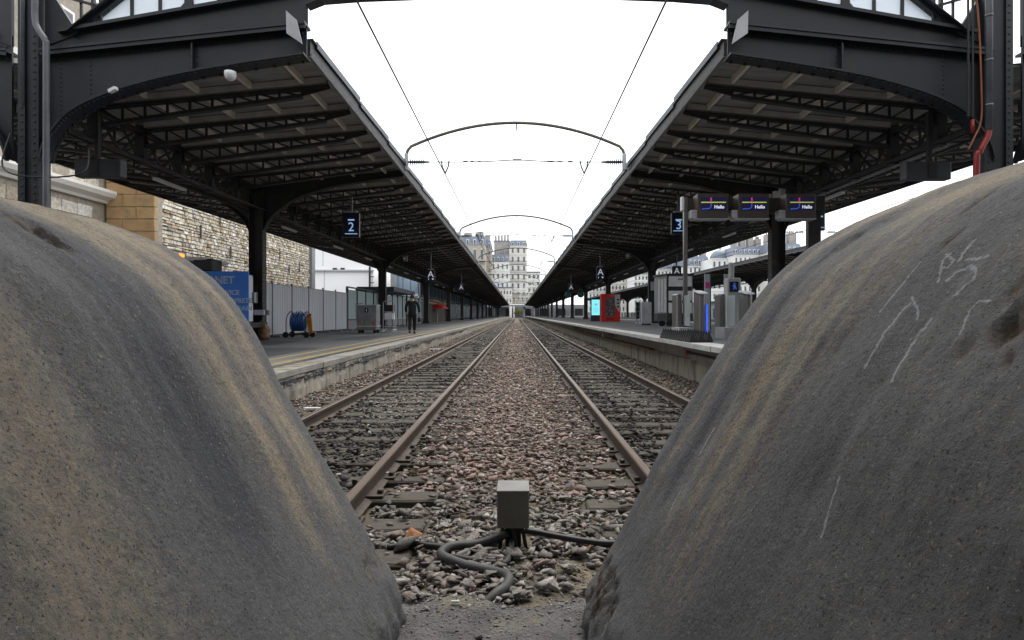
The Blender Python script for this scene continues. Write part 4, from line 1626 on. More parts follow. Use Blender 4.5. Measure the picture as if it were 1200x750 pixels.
# pale end plates of the eave gutters, one each side
for s, lab in ((-1, 'pale tilted metal plate on the left canopy corner'), (1, 'weathered pale metal plate on the right canopy corner')):
    b = MB()
    y = YP - .28
    pl = [(-4.16, 6.93), (-3.97, 6.76), (-3.87, 6.33), (-4.15, 6.52)]
    b.prism([(-s * p[0], p[1]) for p in pl], y - .015, y + .015)
    o = b.build('end_plate', M['pale_grey'], loc=(s * 4.0, y, 6.6))
    tag(o, lab, 'metal plate')
    k = MB().box(s * 4.02 - .02, s * 4.02 + .02, y + .016, YP - .02, 6.55, 6.7)
    k.build('bracket', M['steel'], o)

# conduits on the great columns
b = MB()
xx = -8.57
b.tube(smooth_path([(-8.62, YP - .36, 9.8), (-8.62, YP - .36, 7.4), (-8.62, YP - .36, 6.75), (-8.56, YP - .36, 6.55), (-8.44, YP - .36, 6.36), (-8.42, YP - .36, 6.15), (-8.42, YP - .36, 4.5), (-8.42, YP - .36, .6)], 6), .055, 10)
o = b.build('downpipe', M['conduit'], smooth=True, loc=(-8.42, YP - .36, LZ))
tag(o, 'blue grey pipe with a kink running down the left great column', 'pipe')
b = MB().tube([(-8.86, YP - .34, 9.8), (-8.86, YP - .34, 5.2)], .035, 8)
tag(b.build('conduit', M['conduit'], smooth=True, loc=(-8.86, YP - .34, LZ)), 'thin straight conduit on the outer face of the left great column', 'pipe')
b = MB().tube(smooth_path([(-9.19, YP - .2, 4.75), (-9.2, YP - .36, 4.10), (-8.7, YP - .36, 3.92), (-7.89, YP - .2, 4.02), (-7.9, YP, 4.5)], 6), .014, 6)
tag(b.build('slack_cable', M['dark'], loc=(-8.9, YP - .36, 4)), 'slack black cable sagging across the left great column', 'cable')
b = MB()
b.tube([(8.42 + .02, YP - .36, 9.8), (8.44, YP - .36, 4.75)], .062, 10)
for z in (5.2, 6.0, 6.8, 7.6):
    b.tube([(8.44, YP - .36, z - .02), (8.44, YP - .36, z + .02)], .068, 10)
tag(b.build('conduit', M['conduit'], smooth=True, loc=(8.44, YP - .36, RZ)), 'grey ribbed conduit down the right great column above the red sheath', 'pipe')
b = MB().tube(smooth_path([(8.44, YP - .36, 4.76), (8.40, YP - .37, 4.62), (8.26, YP - .38, 4.35), (8.20, YP - .38, 4.0), (8.20, YP - .38, .9)], 6), .052, 10)
tag(b.build('red_sheath', M['red_cable'], smooth=True, loc=(8.20, YP - .38, RZ)), 'curved bright red cable sheath at the foot of the grey conduit', 'cable')
b = MB().tube([(8.16, YP - .34, 4.95), (8.16, YP - .34, 4.72)], .03, 8)
tag(b.build('red_sleeve', M['red_cable'], smooth=True, loc=(8.16, YP - .34, RZ)), 'short straight red sleeve left of the curved red sheath', 'cable')
b = MB().tube(smooth_path([(7.94, YP - .36, 7.3), (8.19, YP - .36, 7.12), (8.26, YP - .36, 6.6), (8.30, YP - .36, 5.6), (8.30, YP - .36, 4.95), (8.16, YP - .37, 4.6), (8.06, YP - .37, 4.4)], 6), .016, 6)
tag(b.build('orange_cable', M['orange_cable'], smooth=True, loc=(8.24, YP - .36, 4.6)), 'thin orange cable running down beside the grey conduit', 'cable')
for k, x in enumerate((8.08, 8.16)):
    b = MB().tube([(x, YP - .34, 9.5), (x, YP - .34, 5.0)], .02, 6)
    tag(b.build('black_cable', M['dark'], loc=(x, YP - .34, 5)), ('thin black cable nearest the web on the right great column', 'thin black cable between the orange cable and the web')[k], 'cable')

# lamps and small fittings on the portal
p = at(270, 88, YP - .12)
b = MB().lathe([(0, -.10), (.05, -.095), (.09, -.06), (.105, 0), (.105, .06), (0, .07)], p, 14)
o = b.build('dome_lamp', M['white_paint'], smooth=True, loc=p)
tag(o, 'small white dome lamp under the left iron portal beam', 'lamp')
MB().box(p.x - .03, p.x + .03, p.y - .03, p.y + .03, p.z + .069, 5.93).build('mount', M['steel'], o)
p = at(133, 106, YP - .2)
b = MB().bar((p.x - .07, p.y, p.z - .02), (p.x + .07, p.y - .03, p.z + .03), .08, .06)
o = b.build('camera_unit', M['white_paint'], loc=p)
tag(o, 'small pale camera fixed on the left portal near its column', 'camera')
MB().bar((p.x, p.y, p.z), (p.x, YP - .02, p.z), .03, .03).build('bracket', M['steel'], o)

# dark display housings hung from the canopies near the portal, seen from their blank side
for (x0, x1, y0_, y1_, px, Y, lab) in ((87, 141, 186, 207, 110, 12.6, 'dark display housing hung under the left canopy near its great column'),
                                        (1062, 1115, 189, 210, 1093, 12.6, 'dark display housing hung under the right canopy near the red sheath')):
    a, c = at(x0, y0_, Y), at(x1, y1_, Y)
    m = at(px, 200, Y).x
    t = thing('display_housing', lab, 'display', (m, Y, c.z), 'hanging display housings')
    MB().cbox(a.x, c.x, Y, Y + .22, c.z, a.z, .012).build('casing', M['mid_grey'] if False else mat('charcoal_casing', (.05, .053, .06), (.035, .037, .043), rough=.5), t)
    MB().box(m - .09, m + .09, Y - .012, Y - .001, c.z + .03, a.z - .03).build('access_panel', M['dark'], t)
    MB().box(m - .04, m + .04, Y + .07, Y + .15, a.z - .001, 5.6).build('hanger', M['steel_brown'], t)

# ------------------------------------------------------------------ strip lights, spot lamps, cable tray
def strip_light(x, y, label, group):
    t = thing('strip_light', label, 'strip light', (x, y, 5.0), group)
    MB().cbox(x - .07, x + .07, y - .72, y + .72, 4.93, 5.0, .012).build('diffuser', M['white_paint'], t)
    MB().box(x - .085, x + .085, y - .74, y + .74, 5.001, 5.04).build('housing', M['mid_grey'], t)
    h = MB()
    for q in (-.5, .5):
        h.box(x - .01, x + .01, y + q - .01, y + q + .01, 5.041, 5.35)
    h.build('hanger', M['steel_brown'], t)
    return t


NTH = ['first', 'second', 'third', 'fourth', 'fifth', 'sixth', 'seventh', 'eighth', 'ninth', 'tenth', 'eleventh', 'twelfth', 'thirteenth', 'fourteenth']
lys = [16.8, 25.6, 32.6, 39.2, 45.8, 52.5, 59.2, 65.8, 72.5, 79.2, 85.8, 92.5]
for k, y in enumerate(lys):
    strip_light(-9.35, y, f'{NTH[k]} white strip light along the left canopy counted from the portal', 'strip lights under the left canopy')
lysr = [18.6, 27.5, 34, 40.5, 47, 53.5, 60, 67, 74, 81]
for k, y in enumerate(lysr):
    strip_light(9.35, y, f'{NTH[k]} white strip light along the right canopy counted from the portal', 'strip lights under the right canopy')

for k, y in enumerate((20.5, 21.0, 21.5, 22.1, 22.7)):
    x, z = 8.72, 5.62
    t = thing('spot_lamp', f'small white box lamp, {("nearest", "second", "middle", "fourth", "farthest")[k]} of the row above the information screens', 'lamp', (x, y, z), 'row of white box lamps')
    MB().cbox(x - .09, x + .09, y - .06, y + .06, z - .26, z, .01).build('lamp_box', M['white_paint'], t)
    MB().bar((x, y, z - .05), (x + .28, y, z + .14), .03, .03).build('arm', M['steel_brown'], t)

t = thing('cable_tray', 'pale ladder cable tray hung beneath the right canopy', 'cable tray', (9.25, 13.2, 5.05))
for xx in (9.12, 9.36):
    MB().box(xx - .012, xx + .012, 13.2, 24.5, 5.02, 5.09).build('side_rail', M['pale_grey'], t)
m_ = MB().box(9.133, 9.347, -.02, .02, 5.03, 5.055)
rm = m_.mesh('rung', M['pale_grey'], wloc(t))
for k in range(48):
    put('rung', rm, t, (0, 13.35 + .232 * k, 0))

# ------------------------------------------------------------------ hanging signs
def sign(cx, y, z0, z1, w, ztop, char, label, pill=True, group='hanging platform signs', small=False):
    t = thing('hanging_sign', label, 'sign', (cx, y, z0), group)
    MB().cbox(cx - w / 2, cx + w / 2, y, y + .14, z0, z1, .012).build('sign_box', M['navy'], t)
    MB().tube([(cx, y + .07, z1 + .045), (cx, y + .07, ztop)], .045, 8).build('hanger_pole', M['conduit'], t)
    MB().box(cx - w * .36, cx + w * .36, y + .02, y + .12, z1 + .001, z1 + .05).build('mounting_bar', M['pale_grey'], t)
    h = z1 - z0
    if pill:
        MB().cbox(cx - .12, cx + .12, y - .008, y - .001, z1 - .30, z1 - .245, .0033).build('pill_mark', M['sign_blue'], t)
        if char:
            text_mb(char, .47, (cx, y - .006, z0 + h * .40), bold=.0).build('numeral', M['sign_blue'], t)
        MB().box(cx - w * .38, cx + w * .38, y - .008, y - .001, z0 + h * .125, z0 + h * .155).build('underline', M['sign_blue'], t)
    else:
        text_mb(char, .62, (cx, y - .006, z0 + h * .58), bold=.004).build('letter', M['sign_white'], t)
        if small:
            MB().box(cx - w * .30, cx - w * .22, y - .008, y - .001, z0 + .09, z0 + .19).build('arrow_mark', M['sign_blue'], t)
            MB().box(cx + w * .15, cx + w * .35, y - .008, y - .001, z0 + .10, z0 + .20).build('arrow_mark', M['sign_white'], t)
    return t


def sign_px(x0, x1, y0_, y1_, Y, *a, **k):
    p, q = at(x0, y1_, Y), at(x1, y0_, Y)
    return sign((p.x + q.x) / 2, Y, p.z, q.z, q.x - p.x, *a, **k)


sign_px(402, 421, 249, 278, 23, 5.85, '2', 'navy hanging sign with pale blue number 2 under the left canopy')
sign_px(500, 509.5, 316, 329.5, 44, 6.0, 'A', 'navy hanging sign with white letter A under the left canopy', pill=False, small=True)
sign_px(787, 804, 249, 274, 23, 5.9, '3', 'navy hanging sign with pale blue number 3 behind the screen mast')
sign_px(699, 708.5, 313, 327.5, 44, 6.0, 'A', 'navy hanging sign with white letter A under the right canopy above the red machine', pill=False, small=True)
sign_px(788, 798.5, 312, 326, 44, 6.0, 'A', 'navy hanging sign with white letter A above the grey kiosk cabin', pill=False, small=True)
sign_px(954, 967, 245, 270, 23, 5.9, '', 'navy hanging sign at the right end of the information screens')
sign(-6.1, 68, 4.0, 4.75, .55, 6.0, 'A', 'small distant sign behind the nearer letter sign on the left', pill=False)
sign(5.9, 68, 4.0, 4.75, .55, 6.0, 'A', 'small distant sign behind the nearer letter sign on the right', pill=False)

# small loudspeakers hanging near the second frames
for (x, y, lab) in ((474.5, 302.5, 'small hanging loudspeaker left of the tracks under the left canopy'), (735.5, 299.5, 'small hanging loudspeaker right of the tracks under the right canopy')):
    p = at(x, y, 41)
    t = thing('loudspeaker', lab, 'loudspeaker', p, 'hanging loudspeakers')
    MB().cbox(p.x - .10, p.x + .16, 40.9, 41.15, p.z - .2, p.z + .16, .02).build('cabinet', M['mid_grey'], t)
    MB().lathe([(0, -.02), (.07, -.02), (.08, 0), (0, 0.0)], (p.x - .02, 40.899, p.z - .03), 10, 'y').build('grille', M['white_paint'], t)
    MB().box(p.x + .10, p.x + .15, 41, 41.05, p.z + .161, 6.0).build('hanger', M['steel_brown'], t)
for (x, y) in ((680.5, 345), (665.5, 345.5)):
    p = at(x, y, 78)
    t = thing('round_mirror', {680.5: 'dark round platform mirror nearer the lit totem', 665.5: 'dark round platform mirror farther from the lit totem'}[x], 'mirror', p, 'round mirrors on the right platform')
    MB().lathe([(0, -.05), (.36, -.05), (.42, .03), (0, .08)], p, 16, 'y').build('disc', M['teal'], t)
    MB().box(p.x - .03, p.x + .03, 78.09, 78.15, p.z, 5.6).build('hanger', M['steel_brown'], t)

# ------------------------------------------------------------------ overhead line: portals, insulators, wires
WX = (-2.47, 2.30)
WZ = 6.28


def catenary_portal(y):
    t = thing('catenary_portal', 'x', 'catenary arch', (0, y, 6.6), 'overhead line arches between the canopy eaves')
    xl, xr = -3.80, 3.68
    b = MB()
    n = 22
    pts = [(xl, y, 6.50), (xl, y, 6.95), (xl + .04, y, 7.10), (xl + .16, y, 7.24)]
    for k in range(1, n):
        u = k / n
        xx = xl + .16 + (xr - xl - .32) * u
        pts.append((xx, y, 7.24 + .81 * (1 - (2 * u - 1) ** 2)))
    pts += [(xr - .16, y, 7.24), (xr - .04, y, 7.10), (xr, y, 6.95), (xr, y, 6.50)]
    b.tube(pts, .055, 8)
    b.build('arch_tube', mat('arch_tube_paint', (.10, .10, .085), (.07, .07, .06), rough=.6) if 'arch' not in M else M['arch'], t, smooth=True)
    for x in (xl, xr):
        f = MB().cbox(x - .06, x + .06, y - .09, y + .09, 6.42, 6.98, .01)
        f.bar((x, y, 6.46), (x + (-.4 if x < 0 else .4), y, 6.50), .08, .06)
        f.build('post_foot', M['pale_grey'], t)
    b = MB()
    z = 6.70
    b.tube([(xl + .06, y, z), (-1.9, y, z), (-1.1, y, z + .015), (0, y, z + .075), (1.0, y, z + .02), (1.8, y, z), (xr - .06, y, z)], .019, 5)
    for (xa, xb, r) in ((-1.85, -1.7, .03), (-1.6, -1.5, .03), (-1.35, -1.25, .026), (-.15, .15, .03), (1.05, 1.25, .03), (1.4, 1.55, .026), (1.75, 1.9, .03)):
        zz = z + .075 - .06 * min(1, abs(xa + xb) / 2 / 1.3)
        b.tube([(xa, y, zz), (xb, y, zz)], r, 6)
    b.build('span_wire', M['iron'], t)
    for x, d in ((xl, 1), (xr, -1)):
        ins = MB()
        prof = []
        for k in range(8):
            h = .12 + k * .065
            prof += [(.04, h), (.125, h + .015), (.04, h + .034)]
        prof = [(.03, .05)] + prof + [(.03, .78)]
        ins.lathe([(r, hh * d) for r, hh in prof], (x, y, z), 10, 'x')
        ins.build('insulator', M['iron'], t)
    for x in WX:
        dr = MB()
        dr.tube([(x - .13, y, z + .03), (x - .10, y, z - .16), (x, y, WZ + .03)], .026, 5)
        dr.tube([(x + .13, y, z + .03), (x + .10, y, z - .16), (x, y, WZ + .03)], .026, 5)
        dr.build('dropper', M['iron'], t)
    MB().tube([(-.02, y, 8.0), (-.02, y, 7.86), (0, y, 7.75)], .02, 5).build('arch_hook', M['iron'], t)
    return t


M['arch'] = mat('grey_green_arch_paint', (.13, .13, .11), (.09, .09, .078), rough=.6)
cp = catenary_portal(21.4)
cp['label'] = 'nearest overhead line arch spanning between the two canopy eaves'
for k, y in enumerate((41.4, 61.4, 81.4, 101.4, 121.4)):
    copy_tree(cp, loc=(0, y, 6.6), label=f'{("second", "third", "fourth", "fifth", "sixth")[k]} overhead line arch counted away from the portal')
for k, x in enumerate(WX):
    b = MB()
    b.tube([(x, 2, WZ + .02)] + [(x, 21.4 + 20 * j, WZ) if i == 0 else (x, 31.4 + 20 * j, WZ - .02) for j in range(15) for i in (0, 1)], .017, 5)
    tag(b.build('contact_wire', M['iron'], loc=(x, 21.4, WZ)), ('overhead contact wire above the left track', 'overhead contact wire above the right track')[k], 'wire', 'overhead contact wires')
for k, (x, z) in enumerate(((16.4, 6.3), (19.6, 6.15))):
    b = MB().tube([(x, 6, z), (x, 60, z - .05), (x, 260, z)], .018, 5)
    tag(b.build('contact_wire', M['iron'], loc=(x, 20, z)), ('overhead wire nearer the right canopy beyond its outer eave', 'overhead wire nearer the far right platform')[k], 'wire')
for k, y in enumerate((41, 72, 110)):
    t = thing('span_wire_set', ('nearest span wire with insulators over the far right tracks', 'middle span wire with insulators over the far right tracks', 'farthest span wire with insulators over the far right tracks')[k], 'wire', (18, y, 6.9), 'span wires over the far right tracks')
    b = MB().tube([(14.6, y, 6.9), (21.4, y, 6.9)], .014, 5)
    b.build('wire', M['iron'], t)
    for x in (15.3, 17.6, 18.6, 20.7):
        MB().lathe([(.03, -.3)] + [(r, h) for q in range(5) for r, h in ((.03, -.25 + q * .1), (.085, -.23 + q * .1), (.03, -.2 + q * .1))] + [(.03, .3)], (x, y, 6.9), 8, 'x').build('insulator', M['iron'], t)

# ------------------------------------------------------------------ hoarding along the left platform
HX = -9.32
hd = thing('hoarding', 'pale grey sheet hoarding with blue grey posts behind the hose reel', 'hoarding', (HX, 21.6, LZ))
HP = 2.07
ys0 = 21.0
pan = MB()
pan.box(-.012, .012, .03, HP - .03, .10, 2.02)
for k in range(1, 8):
    pan.box(.0122, .019, .03 + k * .25, .05 + k * .25, .10, 2.02)
pmesh = pan.mesh('sheet_panel', M['hoarding'])
pst = MB().box(-.03, .04, -.03, .03, 0.0, 2.14)
pst.box(-.3, -.05, -.02, .02, 0, .1)
postm = pst.mesh('post', M['post_blue'])
for k in range(6):
    put('sheet_panel', pmesh, hd, (0, k * HP, random.uniform(-.01, .01)))
for k in range(7):
    put('post', postm, hd, (0, k * HP, 0))
rl = MB().box(HX - .02, HX + .02, 21.6, 21.6 + 6 * HP, LZ + 2.021, LZ + 2.05)
rl.build('top_rail', M['mid_grey'], hd)
ft = MB().cbox(-.12, .16, -.09, .09, 0, .075, .01)
ftm = ft.mesh('foot_block', M['mid_grey'])
for k in range(7):
    put('foot_block', ftm, hd, (.17, k * HP, 0))

gh = thing('glazed_screen', 'glazed screen with dark frames and pale panes beyond the grey hoarding', 'screen wall', (HX, 34.1, LZ))
for k in range(16):
    y = 34.15 + k * 2.05
    f = MB().box(HX - .06, HX + .06, y - .055, y + .055, LZ, LZ + 2.35)
    f.build('frame_post', M['dark'], gh)
    if k < 15:
        MB().box(HX - .01, HX + .01, y + .056, y + 1.994, LZ + .62, LZ + 2.25).build('pane', M['glass_panel'], gh)
        MB().box(HX - .03, HX + .03, y + .056, y + 1.994, LZ + .05, LZ + .55).build('base_panel', M['mid_grey'], gh)
        MB().box(HX - .04, HX + .05, y + .056, y + 1.994, LZ + .551, LZ + .619).build('sill_rail', M['pale_grey'] if k > 5 else M['dark'], gh)
MB().box(HX - .05, HX + .05, 34.1, 34.15 + 15 * 2.05, LZ + 2.351, LZ + 2.42).build('head_rail', M['dark'], gh)

sf = thing('slat_fence', 'dark slatted fence along the left platform beyond the glazed screen', 'fence', (HX, 65.6, LZ))
slm = MB().box(-.03, .03, -.11, .11, 0.05, 2.0).mesh('slat', mat('dark_brown_slat', (.075, .062, .052), (.05, .042, .036), rough=.8))
for k in range(60):
    put('slat', slm, sf, (random.uniform(-.01, .01), .2 + k * .28, 0))
for k in range(9):
    MB().box(HX - .1, HX - .04, 65.7 + k * 2.1, 65.8 + k * 2.1, LZ, LZ + 2.1).build('post', M['dark'], sf)

# a low dark roofed shelter over part of the glazed screen
sh = thing('shelter', 'low flat roofed dark blue shelter behind the walking person', 'shelter', (-9.9, 47, LZ))
MB().cbox(-11.2, -8.6, 43.5, 52.5, 3.10, 3.42, .02).build('roof', mat('dark_blue_fascia', (.03, .045, .09), (.025, .035, .07), rough=.5), sh)
for y in (43.8, 52.2):
    MB().box(-11.0, -10.9, y - .05, y + .05, LZ, 3.099).build('post', M['dark'], sh)
    MB().box(-9.3, -9.2, y - .05, y + .05, LZ, 3.099).build('post', M['dark'], sh)

# ------------------------------------------------------------------ cleaning vehicle and blue panel by the first column
cv = thing('cleaning_vehicle', 'white roofed utility truck with blue lettered side panel and lit orange beacon', 'utility truck', (-10.6, 20.3, LZ))
MB().cbox(-12.6, -8.52, 19.80, 21.3, LZ + .42, LZ + .60, .02).build('chassis', M['dark'], cv)
pnl = MB().box(-11.9, -8.52, 19.75, 19.80, LZ + .50, LZ + 2.235).build('side_panel', M['blue_panel'], cv)
for (txt, px, py, size, bold) in (('ONET', 262, 328.5, .33, .012), ('SERVICE', 256, 343, .21, .008), ('PROPRETE', 270, 352.5, .20, .008), ('TRAIN', 283, 361.5, .20, .008)):
    q = at(px, py, 19.74)
    al = 'CENTER'
    right = {'ONET': 274.5, 'SERVICE': 280.5, 'PROPRETE': 295.3, 'TRAIN': 295.3}[txt]
    text_mb(txt, size, (at(right, py, 19.745).x, 19.745, q.z), align='RIGHT', bold=bold).build('lettering', M['panel_letters'], cv)
MB().cbox(-12.6, -9.0, 19.85, 21.25, LZ + .61, LZ + 2.2, .03).build('body', M['white_paint'], cv)
MB().cbox(-12.7, -9.85, 19.7, 21.3, LZ + 2.55, LZ + 2.68, .04).build('cab_roof', M['white_paint'], cv)
MB().box(-12.5, -10.2, 19.9, 21.1, LZ + 2.24, LZ + 2.549).build('cab_window', M['window_dark'], cv)
MB().cbox(-10.25, -9.65, 19.7, 20.4, LZ + 2.24, LZ + 2.62, .03).build('black_box', M['dark'], cv)
MB().lathe([(.08, 0), (.09, .02), (.09, .08), (.06, .12), (0, .13)], (-10.78, 20.0, LZ + 2.681), 14).build('beacon', M['beacon'], cv)
for x in (-12.0, -9.3):
    MB().lathe([(.10, -.1), (.36, -.1), (.40, -.06), (.40, .06), (.36, .1), (.10, .1)], (x, 19.95, LZ + .40), 16, 'y').build('wheel', M['dark'], cv)

# items on the first left column
c1 = thing('column_box', 'small switch box with pale label on the first left column', 'switch box', (-8.95, 21.3, LZ + 1.2))
MB().cbox(-9.12, -8.90, 21.16, 21.38, LZ + 1.25, LZ + 1.62, .01).build('casing', M['mid_grey'], c1)
MB().box(-8.93, -8.88, 21.140, 21.159, LZ + 1.28, LZ + 1.6).build('pale_label', M['white_paint'], c1)
cc = thing('column_collar', 'grey steel collar band around the first left column', 'steel collar', (-9.0, 21.6, LZ + .86))
MB().cbox(-9.28, -8.66, 21.30, 21.42, LZ + .84, LZ + 1.02, .015).build('front_band', M['pale_grey'], cc)
MB().cbox(-9.28, -8.66, 21.79, 21.91, LZ + .84, LZ + 1.02, .015).build('rear_band', M['pale_grey'], cc)
bg_ = MB()
bg_.lathe([(.10, 0), (.18, .04), (.20, .16), (.18, .32), (.14, .44), (.06, .52), (0, .54)], (-8.52, 21.0, LZ + .02), 12)
o = bg_.build('canvas_bag', M['canvas_tan'], smooth=True, loc=(-8.52, 21.0, LZ))
for v in o.data.vertices:
    v.co += Vector((.05 * mnoise.noise(v.co * 5), .04 * mnoise.noise(v.co * 5 + Vector((3, 0, 0))), .02 * mnoise.noise(v.co * 6)))
tag(o, 'tan and brown canvas bag leaning at the foot of the first left column', 'bag')
MB().tube(smooth_path([(-8.60, 20.9, LZ + .42), (-8.58, 20.8, LZ + .60), (-8.48, 20.8, LZ + .64), (-8.42, 20.85, LZ + .42)], 5), .02, 6).build('strap', M['canvas_tan'], o)

# ------------------------------------------------------------------ hose reel trolley
y = 23.3
p = at(350, 396, y)
hx, hz = p.x, LZ
hr = thing('hose_reel', 'wheeled hose reel wound with bright blue hose in front of the hoarding', 'hose reel', (hx, y, hz))
b = MB()
for s in (-.20, .26):
    b.tube([(hx + s + .36 * 0, y + .36 * math.cos(a), hz + .58 + .36 * math.sin(a)) for a in [2 * math.pi * k / 18 for k in range(19)]], .014, 6)
b.build('reel_flange', M['iron'], hr)
b = MB()
for j in range(7):
    xx = hx - .17 + j * .062
    for (r, k0) in ((.31, 0),):
        b.tube([(xx, y + r * math.cos(2 * math.pi * k / 16), hz + .58 + r * math.sin(2 * math.pi * k / 16)) for k in range(17)], .034, 7)
b.lathe([(.28, -.19), (.28, .25)], (hx, y, hz + .58), 16, 'x')
b.build('blue_hose', M['blue_hose'], hr, smooth=True)
MB().lathe([(0.0, 0), (.17, 0), (.17, .02), (0, .02)], (hx + .255, y, hz + .58), 14, 'x').build('hub', M['teal'], hr)
MB().lathe([(.0, 0), (.06, 0), (.06, .05), (0, .05)], (hx + .36, y - .05, hz + .74), 10, 'x').build('red_valve', M['red'], hr)
f = MB()
for yy in (-.34, .34):
    f.tube(smooth_path([(hx - .34, y + yy, hz + .12), (hx - .33, y + yy, hz + .72), (hx - .16, y + yy, hz + .97), (hx + .0, y + yy, hz + .74), (hx + .18, y + yy, hz + .97), (hx + .36, y + yy, hz + .74), (hx + .36, y + yy, hz + .16), (hx + .2, y + yy, hz + .13)], 5), .016, 6)
    f.tube([(hx - .36, y + yy, hz + .13), (hx + .40, y + yy, hz + .13)], .018, 6)
for xx in (-.34, .36):
    f.tube([(hx + xx, y - .34, hz + .13), (hx + xx, y + .34, hz + .13)], .018, 6)
f.tube([(hx - .2, y, hz + .58), (hx + .38, y, hz + .58)], .02, 6)
f.tube([(hx + .36, y - .34, hz + .74), (hx + .60, y - .34, hz + .88)], .016, 6)
f.build('frame', M['iron'], hr)
for xx in (-.36, .40):
    for yy in (-.34, .34):
        MB().lathe([(.02, -.04), (.10, -.04), (.115, -.02), (.115, .02), (.10, .04), (.02, .04)], (hx + xx, y + yy, hz + .116), 12, 'y').build('wheel', M['dark'], hr)
MB().bar((hx + .45, y - .2, hz + .88), (hx + .52, y - .2, hz + .18), .16, .05, up=(0, 1, 0)).build('orange_plate', M['orange'], hr)

# ------------------------------------------------------------------ grey cage container, trolley
y = 28.6
a, c = at(418, 389, y), at(441, 357, y)
x0, x1, zb, zt = a.x, c.x, LZ, c.z
ct = thing('waste_container', 'grey metal wheeled container with small blue badge beside the second left column', 'container', ((x0 + x1) / 2, y, LZ))
MB().cbox(x0, x1, y, y + .8, zb + .16, zt - .05, .02).build('body', M['mid_grey'], ct)
MB().box(x0 - .03, x1 + .03, y - .03, y + .83, zb + .30, zb + .35).build('belt', M['pale_grey'], ct)
MB().cbox(x0 - .02, x1 + .02, y - .02, y + .82, zt - .049, zt, .015).build('rim', M['pale_grey'], ct)
MB().box(x0 + .36, x0 + .54, y - .012, y - .001, zt - .36, zt - .16).build('badge', M['navy'], ct)
MB().box(x0 + .44, x0 + .46, y - .017, y - .0125, zt - .32, zt - .20).build('badge_mark', M['sign_white'], ct)
MB().box(x0 + .70, x0 + .86, y - .012, y - .001, zb + .44, zb + .50).build('red_label', M['red'], ct)
MB().box(x0 + .2, x0 + .27, y - .012, y - .001, zb + .48, zb + .60).build('orange_label', M['orange'], ct)
hb = MB()
hb.tube([(x0 + .0, y - .03, zb + .5), (x0 - .02, y - .08, zt + .05), (x0 + .3, y - .08, zt + .06)], .018, 6)
hb.build('handle', M['mid_grey'], ct)
for xx in (x0 + .1, x1 - .1):
    for yy in (.1, .7):
        MB().lathe([(.02, -.03), (.07, -.03), (.08, 0), (.07, .03), (.02, .03)], (xx, y + yy, zb + .08), 10, 'y').build('wheel', M['dark'], ct)
y = 30.2
a, c = at(449, 388, y), at(461, 353, y)
x0, x1, zt = a.x, c.x, c.z
tr = thing('luggage_trolley', 'tall pale wire trolley with white castors right of the second left column', 'trolley', ((x0 + x1) / 2, y, LZ))
f = MB()
for xx in (x0, x1):
    f.tube([(xx, y, LZ + .12), (xx, y, zt - .06)], .018, 6)
    f.tube([(xx, y + .6, LZ + .12), (xx, y + .6, zt - .4)], .018, 6)
    f.tube([(xx, y, LZ + .14), (xx, y + .6, LZ + .14)], .018, 6)
f.tube([(x0, y, zt - .06), (x0 + .06, y, zt), (x1 - .06, y, zt), (x1, y, zt - .06)], .018, 6)
f.build('frame', M['pale_grey'], tr)
for zz in (.26, .60, .98):
    MB().box(x0 + .02, x1 - .02, y + .02, y + .58, LZ + zz, LZ + zz + .03).build('shelf', M['pale_grey'], tr)
for xx in (x0, x1):
    for yy in (0, .6):
        MB().lathe([(.02, -.03), (.07, -.03), (.08, 0), (.07, .03), (.02, .03)], (xx, y + yy, LZ + .08), 10, 'y').build('castor', M['white_paint'], tr)
for (zz, hh, m_, nm, lab) in ((.635, .30, 'white_paint', 'white_crate', 'white crate on the middle shelf of the wire trolley'), (1.015, .32, 'dark', 'black_crate', 'black crate on the top shelf of the wire trolley')):
    o = MB().cbox(x0 + .04, x1 - .04, y + .05, y + .55, LZ + zz, LZ + zz + hh, .02).build(nm, M[m_], loc=((x0 + x1) / 2, y + .3, LZ + zz))
    tag(o, lab, 'crate')

# ------------------------------------------------------------------ the walking person
def skin_mesh(name, nodes, edges, material, sub=2):
    me = bpy.data.meshes.new(name)
    me.from_pydata([n[0] for n in nodes], edges, [])
    ob = bpy.data.objects.new(name, me)
    COL.objects.link(ob)
    ob.modifiers.new('skin', 'SKIN')
    for i, n in enumerate(nodes):
        r = n[1]
        me.skin_vertices[0].data[i].radius = r if isinstance(r, tuple) else (r, r)
        me.skin_vertices[0].data[i].use_root = (i == 0)
    sm = ob.modifiers.new('sub', 'SUBSURF')
    sm.levels = sub
    sm.render_levels = sub
    dg = bpy.context.evaluated_depsgraph_get()
    out = bpy.data.meshes.new_from_object(ob.evaluated_get(dg))
    bpy.data.objects.remove(ob)
    out.name = name
    out.materials.clear()
    out.materials.append(material)
    out.polygons.foreach_set('use_smooth', [True] * len(out.polygons))
    return out


